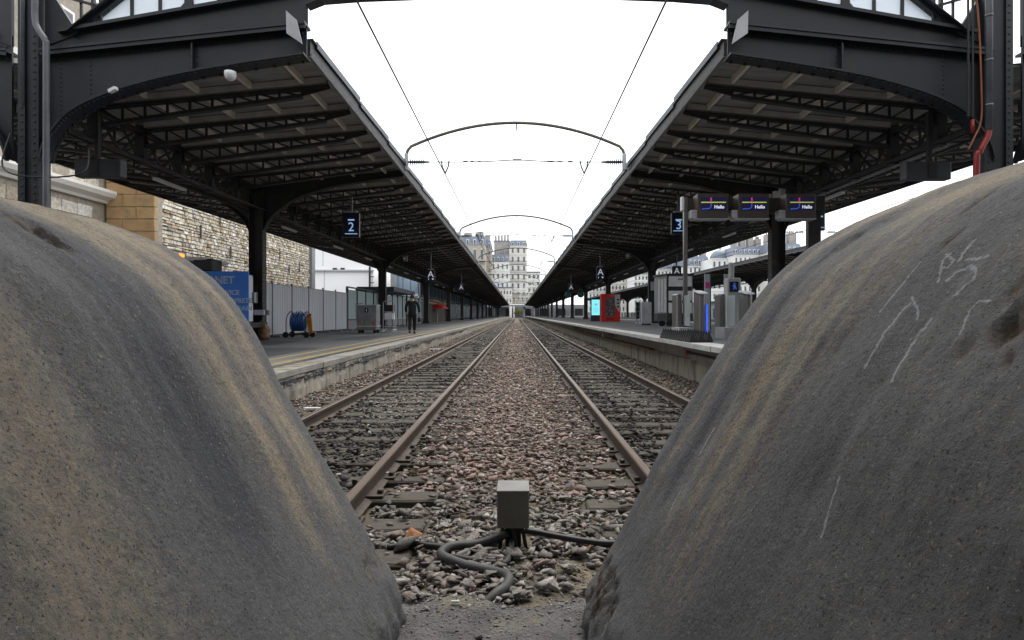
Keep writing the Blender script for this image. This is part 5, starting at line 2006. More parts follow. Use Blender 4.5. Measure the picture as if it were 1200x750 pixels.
def person():
    y = 28.4
    px = at(483, 390, y).x
    t = thing('person', 'person in dark jacket and trousers walking away along the left platform', 'person', (px, y, LZ))
    # body in one continuous skin, pelvis first; walking away (+y), right foot forward
    N = [((0, 0, .93), (.15, .11)), ((0, .01, 1.10), (.145, .105)), ((0, .03, 1.30), (.165, .115)), ((0, .03, 1.44), (.13, .09)), ((0, .035, 1.53), (.055, .06)), ((0, .055, 1.60), (.07, .085)), ((0, .06, 1.70), (.078, .095)), ((0, .06, 1.78), (.05, .06)),
         ((-.20, .03, 1.42), .062), ((-.27, .00, 1.17), .048), ((-.25, .06, .93), .037), ((-.24, .08, .84), (.028, .045)),
         ((.20, .03, 1.42), .062), ((.28, .01, 1.17), .048), ((.31, .02, .92), .037), ((.31, .03, .83), (.028, .045)),
         ((-.09, .0, .86), .095), ((-.09, -.03, .50), .065), ((-.085, -.16, .12), .042), ((-.085, -.06, .04), .038),
         ((.09, .02, .86), .095), ((.085, .12, .50), .065), ((.08, .12, .11), .042), ((.08, .24, .04), .038)]
    E = [(0, 1), (1, 2), (2, 3), (3, 4), (4, 5), (5, 6), (6, 7), (3, 8), (8, 9), (9, 10), (10, 11), (3, 12), (12, 13), (13, 14), (14, 15), (0, 16), (16, 17), (17, 18), (18, 19), (0, 20), (20, 21), (21, 22), (22, 23)]
    body = put('body', skin_mesh('body', N, E, M['skin']), t)
    # five fingers on each hand
    for (hx_, hy, hz_) in ((-.24, .08, .84), (.31, .03, .83)):
        s = -1 if hx_ < 0 else 1
        fb = MB()
        for k in range(4):
            yy = hy - .032 + .021 * k
            L = (.075, .088, .082, .062)[k]
            fb.tube([(hx_, yy, hz_ - .03), (hx_ - s * .008, yy, hz_ - .03 - L * .5), (hx_ - s * .028, yy, hz_ - .03 - L)], [.010, .009, .007], 6)
        fb.tube([(hx_ - s * .01, hy + .045, hz_ + .01), (hx_ - s * .025, hy + .065, hz_ - .03), (hx_ - s * .03, hy + .06, hz_ - .06)], [.012, .010, .008], 6)
        me = fb.mesh('fingers', M['skin'], smooth=True)
        put('fingers', me, body)
    jn = [((0, 0, .76), (.20, .155)), ((0, .01, 1.05), (.19, .145)), ((0, .03, 1.30), (.205, .145)), ((0, .03, 1.45), (.15, .11)), ((0, .035, 1.52), (.085, .08)),
          ((-.215, .03, 1.42), .085), ((-.285, .00, 1.17), .07), ((-.262, .055, .95), .055),
          ((.215, .03, 1.42), .085), ((.295, .01, 1.17), .07), ((.318, .02, .94), .055)]
    put('jacket', skin_mesh('jacket', jn, [(0, 1), (1, 2), (2, 3), (3, 4), (3, 5), (5, 6), (6, 7), (3, 8), (8, 9), (9, 10)], M['cloth_dark']), t)
    tn = [((0, 0, .98), (.172, .128)), ((-.10, .0, .84), .122), ((-.095, -.03, .50), .085), ((-.09, -.155, .13), .066),
          ((.10, .02, .84), .122), ((.09, .12, .50), .085), ((.085, .12, .12), .066)]
    put('trousers', skin_mesh('trousers', tn, [(0, 1), (1, 2), (2, 3), (0, 4), (4, 5), (5, 6)], M['cloth_trouser']), t)
    for (x, y_, pitch) in ((-.085, -.10, .03), (.08, .17, 0)):
        s = MB().cbox(x - .05, x + .05, y_ - .12, y_ + .17, 0.0 + pitch, .095 + pitch, .03)
        put('shoe', s.mesh('shoe', M['dark'], smooth=True), t)
    hn = [((0, .015, 1.60), (.088, .08)), ((0, .02, 1.68), (.10, .10)), ((0, .03, 1.76), (.10, .105)), ((0, .04, 1.82), (.06, .07))]
    put('hair', skin_mesh('hair', hn, [(0, 1), (1, 2)], M['hair']), t)
    # a small face, turned away from the camera
    fc = MB()
    fc.lathe([(.0, .0), (.014, .005), (.010, .03), (0, .034)], (0, .152, 1.655), 8, 'y')
    for ex in (-.03, .03):
        fc.lathe([(0, -.006), (.011, 0), (0, .006)], (ex, .150, 1.70), 8, 'y')
    fc.box(-.025, .025, .142, .148, 1.608, 1.618)
    put('face', fc.mesh('face', M['skin']), body)
    for ex in (-1, 1):
        e = MB().cbox(ex * .078, ex * .100, .035, .075, 1.64, 1.71, .008)
        put('ear', e.mesh('ear', M['skin']), body)
    t.scale = (1.02, 1.0, 1.0)
    hb = thing('holdall', 'small dark bag held in the right hand of the walking person', 'bag', (px + .34, y + .05, LZ + .5))
    MB().cbox(px + .26, px + .40, y - .12, y + .20, LZ + .52, LZ + .74, .03).build('bag_body', M['dark'], hb)
    MB().tube(smooth_path([(px + .33, y - .05, LZ + .74), (px + .325, y - .02, LZ + .79), (px + .325, y + .10, LZ + .79), (px + .33, y + .13, LZ + .74)], 4), .012, 6).build('bag_handle', M['dark'], hb)


person()

# ------------------------------------------------------------------ right platform: gates, screens, machines
GZ = RZ


def gate(x, y, label, led=True):
    t = thing('ticket_gate', label, 'ticket gate', (x, y, GZ), 'line of ticket gates')
    # front totem with sloping head
    b = MB()
    b.prism([(y - .16, GZ), (y + .20, GZ), (y + .20, GZ + 1.06), (y - .16, GZ + .98)], x - .08, x + .08, axis='x')
    b.lathe([(.08, 0), (.08, .985)], (x, y - .16, GZ), 14)
    b.build('front_totem', M['steel_brushed'], t)
    h = MB()
    h.prism([(y - .30, GZ + 1.0), (y + .22, GZ + 1.075), (y + .22, GZ + 1.10), (y - .30, GZ + 1.03)], x - .09, x + .09, axis='x')
    h.build('head_plate', M['white_paint'], t)
    b = MB()
    b.cbox(x - .28, x - .14, y + .9, y + 1.35, GZ + .0, GZ + 1.05, .03)
    b.build('rear_totem', M['steel_brushed'], t)
    MB().box(x - .40, x - .05, y + .21, y + .899, GZ, GZ + .26).build('plinth', M['pale_grey'], t)
    MB().box(x - .139, x - .125, y + .3, y + .85, GZ + .3, GZ + 1.0).build('glass_leaf', M['gate_glass'], t)
    if led:
        MB().box(x + .081, x + .099, y - .26, y - .22, GZ + .16, GZ + .78).build('light_strip', M['led_blue'], t)
    return t


g0 = gate(4.03, 13.75, 'steel ticket gate nearest the platform edge with blue light strip')
gate(5.12, 13.95, 'second steel ticket gate from the platform edge', led=False)
gate(6.2, 13.95, 'third steel ticket gate from the platform edge', led=False)
gate(7.3, 13.95, 'fourth steel ticket gate from the platform edge', led=False)

# validator with blue screen
vd = thing('ticket_validator', 'pale ticket validator post with small blue screen behind the gates', 'validator', (5.9, 17.2, GZ))
q = at(860, 336, 17.2)
MB().cbox(q.x - .17, q.x + .20, 17.2, 17.5, GZ, q.z + .25, .03).build('body', M['pale_grey'], vd)
MB().box(q.x - .12, q.x + .12, 17.18, 17.199, q.z - .14, q.z + .14).build('screen', M['navy'], vd)
rm_ = MB()
rm_.lathe([(0, 0), (.026, 0), (.026, .01), (0, .01)], (q.x + .01, 17.169, q.z + .08), 10, 'y')
rm_.prism([(q.x - .03, q.z - .08), (q.x - .005, q.z - .08), (q.x + .015, q.z - .01), (q.x + .05, q.z - .08), (q.x + .07, q.z - .07), (q.x + .035, q.z + .045), (q.x - .04, q.z + .04), (q.x - .05, q.z + .01), (q.x - .01, q.z + .015)], 17.169, 17.179)
rm_.build('pictogram', M['lit_blue'], vd)
cy = thing('steel_bollard', 'tall plain steel cylinder standing behind the ticket gates', 'bollard', (5.6, 18.3, GZ))
q = at(857, 325, 18.3)
MB().lathe([(.08, 0), (.08, 2.05), (.07, 2.08), (0, 2.09)], (q.x - .0, 18.3, GZ), 14).build('cylinder', M['pale_grey'], cy)
for (px, lab, m2) in ((829, 'slim glass totem with pink notice behind the nearest gate', 'lit_magenta'), (852, 'slim glass totem without notice beside the steel cylinder', None)):
    q = at(px, 323, 19.0)
    t = thing('glass_totem', lab, 'totem', (q.x, 19.0, GZ), 'glass totems behind the gates')
    MB().box(q.x - .08, q.x + .08, 19.0, 19.06, GZ, q.z + .05).build('glass_blade', M['gate_glass'], t)
    MB().box(q.x + .081, q.x + .11, 18.99, 19.07, GZ, q.z + .05).build('edge_frame', M['teal'], t)
    if m2:
        z = at(px, 334, 19).z
        MB().box(q.x - .06, q.x + .06, 18.985, 18.999, z - .09, z + .09).build('pink_notice', mat('pink_notice', (.6, .03, .3), (.6, .03, .3), rough=.5), t)

# spiked anti-trespass mat
M['spike'] = mat('black_rubber', (.007, .007, .008), rough=.75)
sp = thing('spike_mat', 'black pyramid spike mat at the platform edge beside the gate', 'spike mat', (3.7, 14, GZ))
MB().box(3.42, 3.88, 12.35, 14.95, GZ + .001, GZ + .02).build('mat_base', M['spike'], sp)
k0 = MB()
k0.add([(-.075, -.075, 0), (.075, -.075, 0), (.075, .075, 0), (-.075, .075, 0), (0, 0, .22)], [(0, 1, 4), (1, 2, 4), (2, 3, 4), (3, 0, 4), (3, 2, 1, 0)])
km = k0.mesh('spike', M['spike'])
for i in range(3):
    for j in range(16):
        put('spike', km, sp, (3.50 + i * .165 - 3.7, 12.45 + j * .162 - 14, .0205))

# information screens on a mast
Y = 14.55
ms = thing('screen_gantry', 'brown screen gantry on a slim steel mast above the ticket gates', 'screen gantry', (3.93, Y, GZ))
xm = at(803, 300, Y).x
MB().box(xm - .042, xm + .042, Y - .05, Y + .05, GZ, at(0, 231, Y).z).build('mast', M['steel_brushed'], ms)
za, zb_ = at(0, 231, Y).z, at(0, 249, Y).z
MB().box(xm + .043, at(968, 0, Y).x, Y + .10, Y + .22, zb_, za).build('beam', M['brown_case'], ms)
MB().box(xm - .10, xm - .043, Y - .07, Y + .07, at(0, 247, Y).z, za).build('mast_light', M['white_paint'], ms)
xe = at(960, 0, Y).x
MB().box(xe - .15, xe + .15, Y + .221, Y + .36, GZ, za - .02).build('rear_post', M['dark'], ms)
nth = ('left', 'middle', 'right')
for k, (xa, xb) in enumerate(((813.5, 849), (860.5, 895.5), (915.5, 949.5))):
    a, c = at(xa, 259, Y), at(xb, 229.5, Y)
    t = thing('information_screen', f'{nth[k]} one of three information screens showing a coloured line map and Hello', 'screen', ((a.x + c.x) / 2, Y, a.z), 'information screens on the gantry')
    MB().cbox(a.x, c.x, Y - .28, Y + .098, a.z + .03, c.z, .008).build('casing', M['brown_case'], t)
    MB().box(a.x - .08, c.x + .02, Y - .26, Y + .05, a.z, a.z + .029).build('base_ledge', M['pale_grey'], t)
    MB().cbox(a.x - .14, a.x - .001, Y - .24, Y + .02, a.z + .03, a.z + .22, .008).build('side_speaker', M['pale_grey'], t)
    yf = Y - .281
    sx0, sx1, sz0, sz1 = a.x + .07, c.x - .05, a.z + .20, c.z - .09
    s = MB().box(sx0, sx1, yf - .006, yf - .0005, sz0, sz1).build('display', M['screen_navy'], t)
    w, h = sx1 - sx0, sz1 - sz0
    yl = yf - .008
    zl = sz0 + h * .62
    MB().box(sx0 + .01, sx1 - .01, yl - .003, yl, zl - .012, zl + .012).build('yellow_line', M['lit_yellow'], s)
    xv = sx0 + w * .40
    MB().box(xv - .018, xv + .018, yl - .003, yl, zl + .02, sz1 - .005).build('magenta_line', M['lit_magenta'], s)
    bl_ = MB()
    pts = [(xv, zl - .02), (xv, sz0 + h * .30), (xv - .02, sz0 + h * .2), (xv - .05, sz0 + h * .14), (sx0 + .02, sz0 + h * .10)]
    for (p0, p1) in zip(pts[:-1], pts[1:]):
        bl_.bar((p0[0], yl, p0[1]), (p1[0], yl, p1[1]), .022, .004, up=(0, 1, 0))
    bl_.build('blue_line', M['lit_blue'], s)
    text_mb('Hello', .105, (sx0 + w * .72, yl, sz0 + h * .26), depth=.002, bold=.002).build('greeting', M['lit_white'], s)
a, c = at(951.5, 248, Y), at(966.5, 230, Y)
MB().cbox(a.x, c.x, Y - .03, Y + .098, a.z, c.z, .008).build('black_panel', M['dark'], ms)

# red vending machine
Y = 46.5
a, c = at(705, 378, Y), at(727, 344.3, Y)
x0, x1, zt = a.x, c.x, c.z
vm = thing('vending_machine', 'bright red vending machine with dark glass front on the right platform', 'vending machine', ((x0 + x1) / 2, Y, GZ))
MB().cbox(x0, x1, Y, Y + .9, GZ + .04, zt, .03).build('cabinet', M['red'], vm)
MB().box(x0 - .012, x0 - .001, Y + .05, Y + .85, GZ + .1, zt - .05).build('side_panel', M['red_dark'], vm)
MB().box(x0 + .30, x1 - .42, Y - .02, Y - .001, GZ + .42, zt - .30).build('glass_front', M['window_dark'], vm)
gx = x0 + .36
r_ = random.Random(3)
for rr in range(5):
    for cc_ in range(6):
        w_ = (x1 - .48 - gx) / 6
        o_ = MB().cbox(gx + cc_ * w_ + .01, gx + cc_ * w_ + w_ - .015, Y - .045, Y - .021, GZ + .55 + rr * .24, GZ + .66 + rr * .24, .006)
        o_.build('snack_pack', [M['orange'], M['canvas_tan'], M['mid_grey'], M['teal'], M['dark']][r_.randrange(5)], vm)
MB().prism([(x1 - .40, zt - .06), (x1 - .04, zt - .06), (x1 - .04, GZ + .80), (x1 - .12, GZ + .80), (x1 - .36, GZ + 1.2), (x1 - .42, GZ + 1.5)], Y - .025, Y - .001).build('control_panel', M['pale_grey'], vm)
for k in range(3):
    MB().box(x1 - .26, x1 - .1, Y - .04, Y - .0255, GZ + 1.1 + k * .26, GZ + 1.22 + k * .26).build('button', M['dark'], vm)
MB().box(x0 + .66, x0 + 1.1, Y - .02, Y - .001, zt - .22, zt - .08).build('header_plate', M['mid_grey'], vm)
MB().box(x0 + .35, x1 - .5, Y - .03, Y - .001, GZ + .18, GZ + .34).build('flap', M['red_dark'], vm)

# lit display totem
Y = 52.5
a, c = at(692.5, 377, Y), at(703.6, 350.5, Y)
x0, x1, zt = a.x, c.x, c.z
dt = thing('display_totem', 'black standing totem with lit pale cyan screen left of the red machine', 'display totem', ((x0 + x1) / 2, Y, GZ))
MB().cbox(x0, x1, Y, Y + .25, GZ, zt, .02).build('casing', M['dark'], dt)
s = MB().box(x0 + .06, x1 - .06, Y - .012, Y - .001, zt - 1.35, zt - .05).build('screen', M['screen_cyan'], dt)
xm_ = (x0 + x1) / 2
for k, m_ in enumerate(('dark', 'lit_yellow', 'red')):
    MB().box(xm_ - .06 + k * .07, xm_ + k * .07, Y - .016, Y - .0125, zt - .48, zt - .38).build('flag_mark', M[m_], s)
for k, zz in enumerate((.56, .76, .84, .98, 1.1)):
    MB().box(xm_ - .22, xm_ + (.22 if k % 2 else .14), Y - .016, Y - .0125, zt - zz - .02, zt - zz).build('text_line', M['mid_grey'], s)

# kiosk cabin on wheels
Y = 29.3
a, c = at(771, 382, Y), at(803, 320.5, Y)
x0, x1, zt = a.x + .18, c.x + .35, c.z
kk = thing('wheeled_cabin', 'dark green and pale grey wheeled cabin behind the screen mast', 'cabin', ((x0 + x1) / 2, Y, GZ))
M['dark_green'] = mat('dark_green_paint', (.02, .035, .03), (.015, .025, .022), rough=.5)
xs = x0 + .26           # the corner between the side with doors and the broad front
cb = MB()
cb.prism([(x0, Y + .9), (xs, Y), (x1, Y), (x1, Y + 1.6), (x0, Y + 1.6)], GZ + .42, zt - .09, axis='z')
cb.build('cabin_body', M['mid_grey'], kk)
rf = MB()
rf.prism([(x0 - .05, Y + .88), (xs - .02, Y - .05), (x1 + .05, Y - .05), (x1 + .05, Y + 1.65), (x0 - .05, Y + 1.65)], zt - .089, zt, axis='z')
rf.build('roof', M['dark_green'], kk)
sk = MB()
sk.prism([(x0 - .01, Y + .89), (xs - .005, Y - .015), (x1 + .01, Y - .015), (x1 + .01, Y + 1.6), (x0 - .01, Y + 1.6)], GZ + .25, GZ + .62, axis='z')
sk.build('skirt', M['dark_green'], kk)
for (z0, z1, m_, nm) in ((.64, 1.12, 'white_paint', 'front_panel'), (1.13, 1.22, 'dark_green', 'band'), (1.23, 1.68, 'white_paint', 'front_panel'), (1.69, 1.88, 'dark', 'dark_slot'), (1.89, 2.36, 'white_paint', 'front_panel')):
    MB().box(xs + .06, x1 - .05, Y - .012, Y - .001, GZ + z0, GZ + z1).build(nm, M[m_], kk)
MB().box(xs + .5, xs + .85, Y - .018, Y - .0125, GZ + 2.20, GZ + 2.26).build('name_plate', M['mid_grey'], kk)
d0 = Vector((x0, Y + .9, 0))
d1 = Vector((xs, Y, 0))
for k in range(3):
    p0 = d0.lerp(d1, .06 + k * .31)
    p1 = d0.lerp(d1, .32 + k * .31)
    n_ = Vector((-.9, -.46, 0)).normalized() * .012
    b = MB()
    b.bar((p0.x + n_.x, p0.y + n_.y, GZ + 1.47), (p1.x + n_.x, p1.y + n_.y, GZ + 1.47), .01, 1.6)
    b.build('louvre_door', M['pale_grey'], kk)
MB().box(xs - .02, xs + .05, Y - .02, Y + .02, GZ + .62, zt - .09).build('corner_post', M['dark_green'], kk)
for (xx, yy) in ((x0 + .15, Y + .6), (xs + .15, Y + .2), (x1 - .3, Y + .2), (x1 - .3, Y + 1.3)):
    MB().lathe([(.03, -.05), (.15, -.05), (.17, -.02), (.17, .02), (.15, .05), (.03, .05)], (xx, yy, GZ + .17), 14, 'y').build('wheel', M['dark'], kk)

Y = 33.6
a, c = at(752, 381, Y), at(763.5, 354, Y)
cbt = thing('service_cabinet', 'plain pale grey service cabinet left of the wheeled cabin', 'cabinet', ((a.x + c.x) / 2, Y, GZ))
MB().cbox(a.x, c.x, Y, Y + .7, GZ + .06, c.z, .02).build('body', M['pale_grey'], cbt)
MB().box(a.x + .03, c.x - .03, Y - .012, Y - .001, GZ + .14, c.z - .06).build('door', M['pale_grey'], cbt)
MB().box(a.x + .02, c.x - .02, Y + .03, Y + .67, GZ, GZ + .059).build('plinth', M['dark'], cbt)
a, c = at(745.5, 381, Y - .8), at(750.5, 352, Y - .8)
tt = thing('folded_trolley', 'slim folded trolley with wheels in front of the grey cabinet', 'trolley', ((a.x + c.x) / 2, Y - .8, GZ))
b = MB()
for xx in (a.x, c.x):
    b.tube([(xx, Y - .8, GZ + .06), (xx, Y - .7, c.z)], .025, 6)
for k in range(5):
    b.tube([(a.x, Y - .78 + .02 * k, GZ + .25 + .24 * k), (c.x, Y - .78 + .02 * k, GZ + .25 + .24 * k)], .018, 6)
b.build('frame', M['mid_grey'], tt)
MB().box(a.x + .02, c.x - .02, Y - .68, Y - .55, GZ + .35, c.z - .08).build('bag_panel', M['dark'], tt)
for xx in (a.x, c.x):
    MB().lathe([(.02, -.03), (.07, -.03), (.08, 0), (.07, .03), (.02, .03)], (xx, Y - .84, GZ + .08), 10, 'y').build('wheel', M['pale_grey'], tt)
wb = thing('column_bin', 'dark collar box around the second right column foot', 'box', (9.0, 41.2, GZ))
MB().cbox(8.4, 9.6, 40.9, 41.28, GZ, GZ + .62, .03).build('casing', M['dark'], wb)
cp_ = at(766, 335, 41.3)
o = MB().box(8.86, 9.14, 41.36, 41.38, cp_.z - .3, cp_.z + .28).build('column_notice', M['pale_grey'], loc=(9.0, 41.3, cp_.z))
tag(o, 'pale upright notice fixed on the second right column', 'notice')

# ------------------------------------------------------------------ left: masonry pier, cornice building, retaining wall
def block_mesh(w, h, d, v):
    rv = random.Random(v)
    b = MB()
    b.cbox(0.012, w - .012, 0, d, .012, h - .012, .022)
    for i, p in enumerate(b.v):
        b.v[i] = (p[0] + rv.uniform(-.012, .012), p[1] + (rv.uniform(-.02, .02) if p[1] < d / 2 else 0), p[2] + rv.uniform(-.012, .012))
    return b


# tan stone pier facing the station, its blocks one by one
Yp = 33.5
pa, pb = at(124, 300, Yp).x, at(181, 300, Yp).x
pr = thing('stone_pier', 'orange tan ashlar pier with dark joints at the end of the rubble wall', 'stone pier', ((pa + pb) / 2, Yp, 0))
MB().box(pa + .03, pb - .03, Yp + .05, Yp + .8, -.1, 10.2).build('core', M['mortar'], pr)
ch = .66
z = 0.0
row = 0
while z < 10.1:
    x = pa
    cut = [0, .62, 1.0] if row % 2 == 0 else [0, .34, 1.0]
    for i in range(2):
        w = (pb - pa) * (cut[i + 1] - cut[i])
        m_ = block_mesh(w, ch, .3, row * 2 + i)
        put('stone', m_.mesh('stone', M['stone_tan']), pr, (pa + (pb - pa) * cut[i] - wloc(pr).x, 0, z))
    z += ch
    row += 1

# pale ashlar building with cornice nearer the station, one face to the tracks
cbld = thing('ashlar_building', 'pale ashlar building with projecting cornice behind the left great column', 'building', (-22.2, 26, 0))
XW = -22.2


def track_face_blocks(parent, xf, y0, y1, z0, z1, bw, bh, seed, name='stone', material=None, limit=300):
    rv = random.Random(seed)
    var = []
    for v in range(6):
        b = MB()
        b.cbox(-.22, 0, .01, bw - .01, .012, bh - .012, .02)
        for i, p in enumerate(b.v):
            b.v[i] = (p[0] + (rv.uniform(-.03, .03) if p[0] > -.1 else 0), p[1] + rv.uniform(-.012, .012), p[2] + rv.uniform(-.012, .012))
        var.append(b.mesh(name, material or M['ashlar']))
    n = 0
    row = 0
    z = z0
    pw = wloc(parent)
    while z + bh <= z1 + .01:
        y = y0 + (bw / 2 if row % 2 else 0)
        while y + bw <= y1 + .02 and n < limit:
            o = put(name, var[rv.randrange(6)], parent, (xf - pw.x, y - pw.y, z - pw.z))
            n += 1
            y += bw
        z += bh
        row += 1


MB().box(XW - 6, XW - .05, 12, 34.6, -.1, 18).build('core_wall', M['mortar'], cbld)
track_face_blocks(cbld, XW, 25.4, 33.45, 3.4, 7.4, 1.1, 0.62, 5)
cr = MB().prism([(XW - .2, 7.42), (XW + .16, 7.42), (XW + .24, 7.55), (XW + .56, 7.7), (XW + .68, 7.9), (XW + .68, 8.05), (XW - .2, 8.05)], 12, 33.6)
cr.build('cornice', M['facade'], cbld)
track_face_blocks(cbld, XW - .05, 25.4, 33.45, 8.1, 12.2, 1.1, 0.62, 8)
cr = MB().prism([(XW - .2, 12.4), (XW + .2, 12.4), (XW + .6, 12.7), (XW + .6, 13.0), (XW - .2, 13.0)], 12, 33.6)
cr.build('upper_cornice', M['facade'], cbld)
for k in range(5):
    yy = 13.5 + k * 4.0
    w_ = MB().box(XW - .14, XW - .02, yy, yy + 1.8, 13.6, 16.6).build('window', M['facade_white'], cbld)
    MB().box(XW - .019, XW - .005, yy + .16, yy + 1.64, 13.75, 16.45).build('pane', M['window_dark'], w_)

# rubble retaining wall
WX_ = -19.6
rw = thing('rubble_wall', 'tall rubble stone retaining wall with dark slots behind the hoarding', 'stone wall', (WX_, 33.6, 0))
WY0, WY1, WZT = 33.6, 58.8, 11.5
MB().box(WX_ - 2.0, WX_ - .12, WY0, WY1, -.1, WZT).build('mortar_core', M['mortar'], rw)
ro = random.Random(11)
V, Fc, Ct = [], [], []
z = 1.0
while z < WZT:
    h = ro.uniform(.15, .25)
    y = WY0 + ro.uniform(0, .2)
    while y < WY1 - .05:
        w = ro.uniform(.22, .55)
        big = y < 36.5
        if big:
            w *= 1.7
        y2 = min(y + w, WY1)
        d = ro.uniform(-.05, .05)
        n = len(V)
        j = lambda: ro.uniform(-.025, .025)
        gp = .012
        ya, yb, z0, z1 = y + gp, y2 - gp, z + gp, z + h - gp
        V += [(WX_ - .15, ya, z0), (WX_ - .15, yb, z0), (WX_ - .15, yb, z1), (WX_ - .15, ya, z1),
              (WX_ + d + j(), ya + .03 + j(), z0 + .02 + j()), (WX_ + d + j(), yb - .03 + j(), z0 + .02 + j()), (WX_ + d + j(), yb - .03 + j(), z1 - .02 + j()), (WX_ + d + j(), ya + .03 + j(), z1 - .02 + j())]
        Fc += [(n + 4, n + 5, n + 6, n + 7), (n, n + 1, n + 5, n + 4), (n + 1, n + 2, n + 6, n + 5), (n + 2, n + 3, n + 7, n + 6), (n + 3, n, n + 4, n + 7)]
        pick = ro.random()
        c_ = (.58, .53, .44) if pick < .40 else (.48, .40, .28) if pick < .66 else (.46, .435, .39) if pick < .80 else (.72, .69, .63) if pick < .95 else (.34, .25, .16)
        f_ = ro.uniform(.8, 1.15)
        Ct += [tuple(q * f_ for q in c_)] * 8
        y = y2
    z += h
b = MB()
b.add(V, Fc)
o = b.build('rubble_stones', M['wall_stone'], rw)
a_ = o.data.attributes.new('tint', 'FLOAT_COLOR', 'POINT')
a_.data.foreach_set('color', [q for c_ in Ct for q in (*c_, 1.0)])
tag(o, kind='stuff')
for (y, z) in ((41.0, 7.8), (42.5, 5.7), (45.5, 7.4), (46.4, 5.9), (51.3, 6.5), (53.4, 5.3), (55.9, 5.7), (38.5, 6.6)):
    MB().box(WX_ + .05, WX_ + .09, y - .07, y + .07, z - .42, z + .42).build('dark_slot', M['dark'], rw)
MB().prism([(WX_ - 2, WZT), (WX_ + .2, WZT), (WX_ + .2, WZT + .25), (WX_ - 2, WZT + .25)], WY0, WY1).build('coping', M['facade'], rw)
MB().box(WX_ - 2.0, WX_ + .25, WY1 + .01, WY1 + .9, -.1, WZT).build('end_quoin', M['mid_grey'], rw)

# ------------------------------------------------------------------ buildings
def building(name, label, x0, x1, Y, z0, z1, floors, cols, mf, depth=14, roof='mansard', roofh=4.0, wins=(0.42, 0.6), balc=(), chim=0, seed=0, group=None, skipw=(), mr='slate'):
    rv = random.Random(seed)
    t = thing(name, label, 'building', ((x0 + x1) / 2, Y, z0), group)
    MB().box(x0, x1, Y, Y + depth, z0, z1).build('wall', M[mf], t)
    W, H = (x1 - x0) / cols, (z1 - z0) / floors
    fr = MB().box(-W * wins[0] / 2, W * wins[0] / 2, -.10, .02, -H * wins[1] / 2, H * wins[1] / 2)
    fmesh = fr.mesh('window', M['facade_white'])
    pn = MB()
    for q in (-1, 1):
        pn.box(q * W * wins[0] * .02, q * W * wins[0] * .44, -.14, -.101, -H * wins[1] * .46, H * wins[1] * .44)
    pmesh = pn.mesh('pane', M['window_dark'])
    off = wloc(t)
    for i in range(floors):
        for j in range(cols):
            if (i, j) in skipw:
                continue
            w = put('window', fmesh, t, (x0 + W * (j + .5) - off.x, 0, H * (i + .48)))
            put('pane', pmesh, w)
        MB().box(x0 - .15, x1 + .15, Y - .25, Y - .001, z0 + H * (i + 1) - .14, z0 + H * (i + 1) + .10).build('string_course', M[mf], t)
        if i in balc:
            bb = MB().box(x0 + .1, x1 - .1, Y - .9, Y - .251, z0 + H * i + .12, z0 + H * i + .30).build('balcony', M[mf], t)
            rr = MB()
            rr.box(x0 + .1, x1 - .1, Y - .9, Y - .84, z0 + H * i + 1.15, z0 + H * i + 1.25)
            nn = int((x1 - x0) / .35)
            for k in range(nn):
                xx = x0 + .12 + k * (x1 - x0 - .24) / nn
                rr.box(xx - .03, xx + .03, Y - .89, Y - .85, z0 + H * i + .301, z0 + H * i + 1.15)
            rr.build('railing', M['iron'], bb)
    if roof == 'mansard':
        r = MB()
        ins = roofh * .35
        r.add([(x0 - .3, Y - .3, z1 + .1), (x1 + .3, Y - .3, z1 + .1), (x1 + .3, Y + depth, z1 + .1), (x0 - .3, Y + depth, z1 + .1), (x0 + ins * .4, Y + ins, z1 + roofh), (x1 - ins * .4, Y + ins, z1 + roofh), (x1 - ins * .4, Y + depth - ins, z1 + roofh), (x0 + ins * .4, Y + depth - ins, z1 + roofh)],
              [(0, 1, 5, 4), (1, 2, 6, 5), (2, 3, 7, 6), (3, 0, 4, 7), (4, 5, 6, 7), (0, 3, 2, 1)])
        ro_ = r.build('roof', M[mr], t)
        for j in range(cols):
            xx = x0 + W * (j + .5)
            d = MB().box(xx - W * .2, xx + W * .2, Y - .15, Y + ins, z1 + .3, z1 + roofh * .62)
            d.build('dormer', M['facade_white'], ro_)
            MB().box(xx - W * .14, xx + W * .14, Y - .19, Y - .151, z1 + .5, z1 + roofh * .55).build('dormer_pane', M['window_dark'], ro_)
    elif roof == 'flat':
        MB().box(x0 - .3, x1 + .3, Y - .3, Y + depth, z1 + .101, z1 + roofh).build('roof', M[mr], t)
    for k in range(chim):
        xx = x0 + (x1 - x0) * (k + .5) / chim
        ww = (x1 - x0) / chim * .32
        hh = rv.uniform(1.8, 3.2)
        c = MB().box(xx - ww, xx + ww, Y + 2, Y + 4, z1 + roofh * .6, z1 + roofh + hh).build('chimney', M['chimney'], t)
        pots = MB()
        for q in (-.5, 0, .5):
            pots.lathe([(.18, 0), (.14, .7)], (xx + q * ww, Y + 3, z1 + roofh + hh), 6)
        pots.build('chimney_pot', M['rust'], c)
    return t


def bpx(name, label, px0, px1, pyt, pyb, Y, *a, **k):
    p, q = at(px0, pyb, Y), at(px1, pyt, Y)
    return building(name, label, p.x, q.x, Y, p.z, q.z, *a, **k)


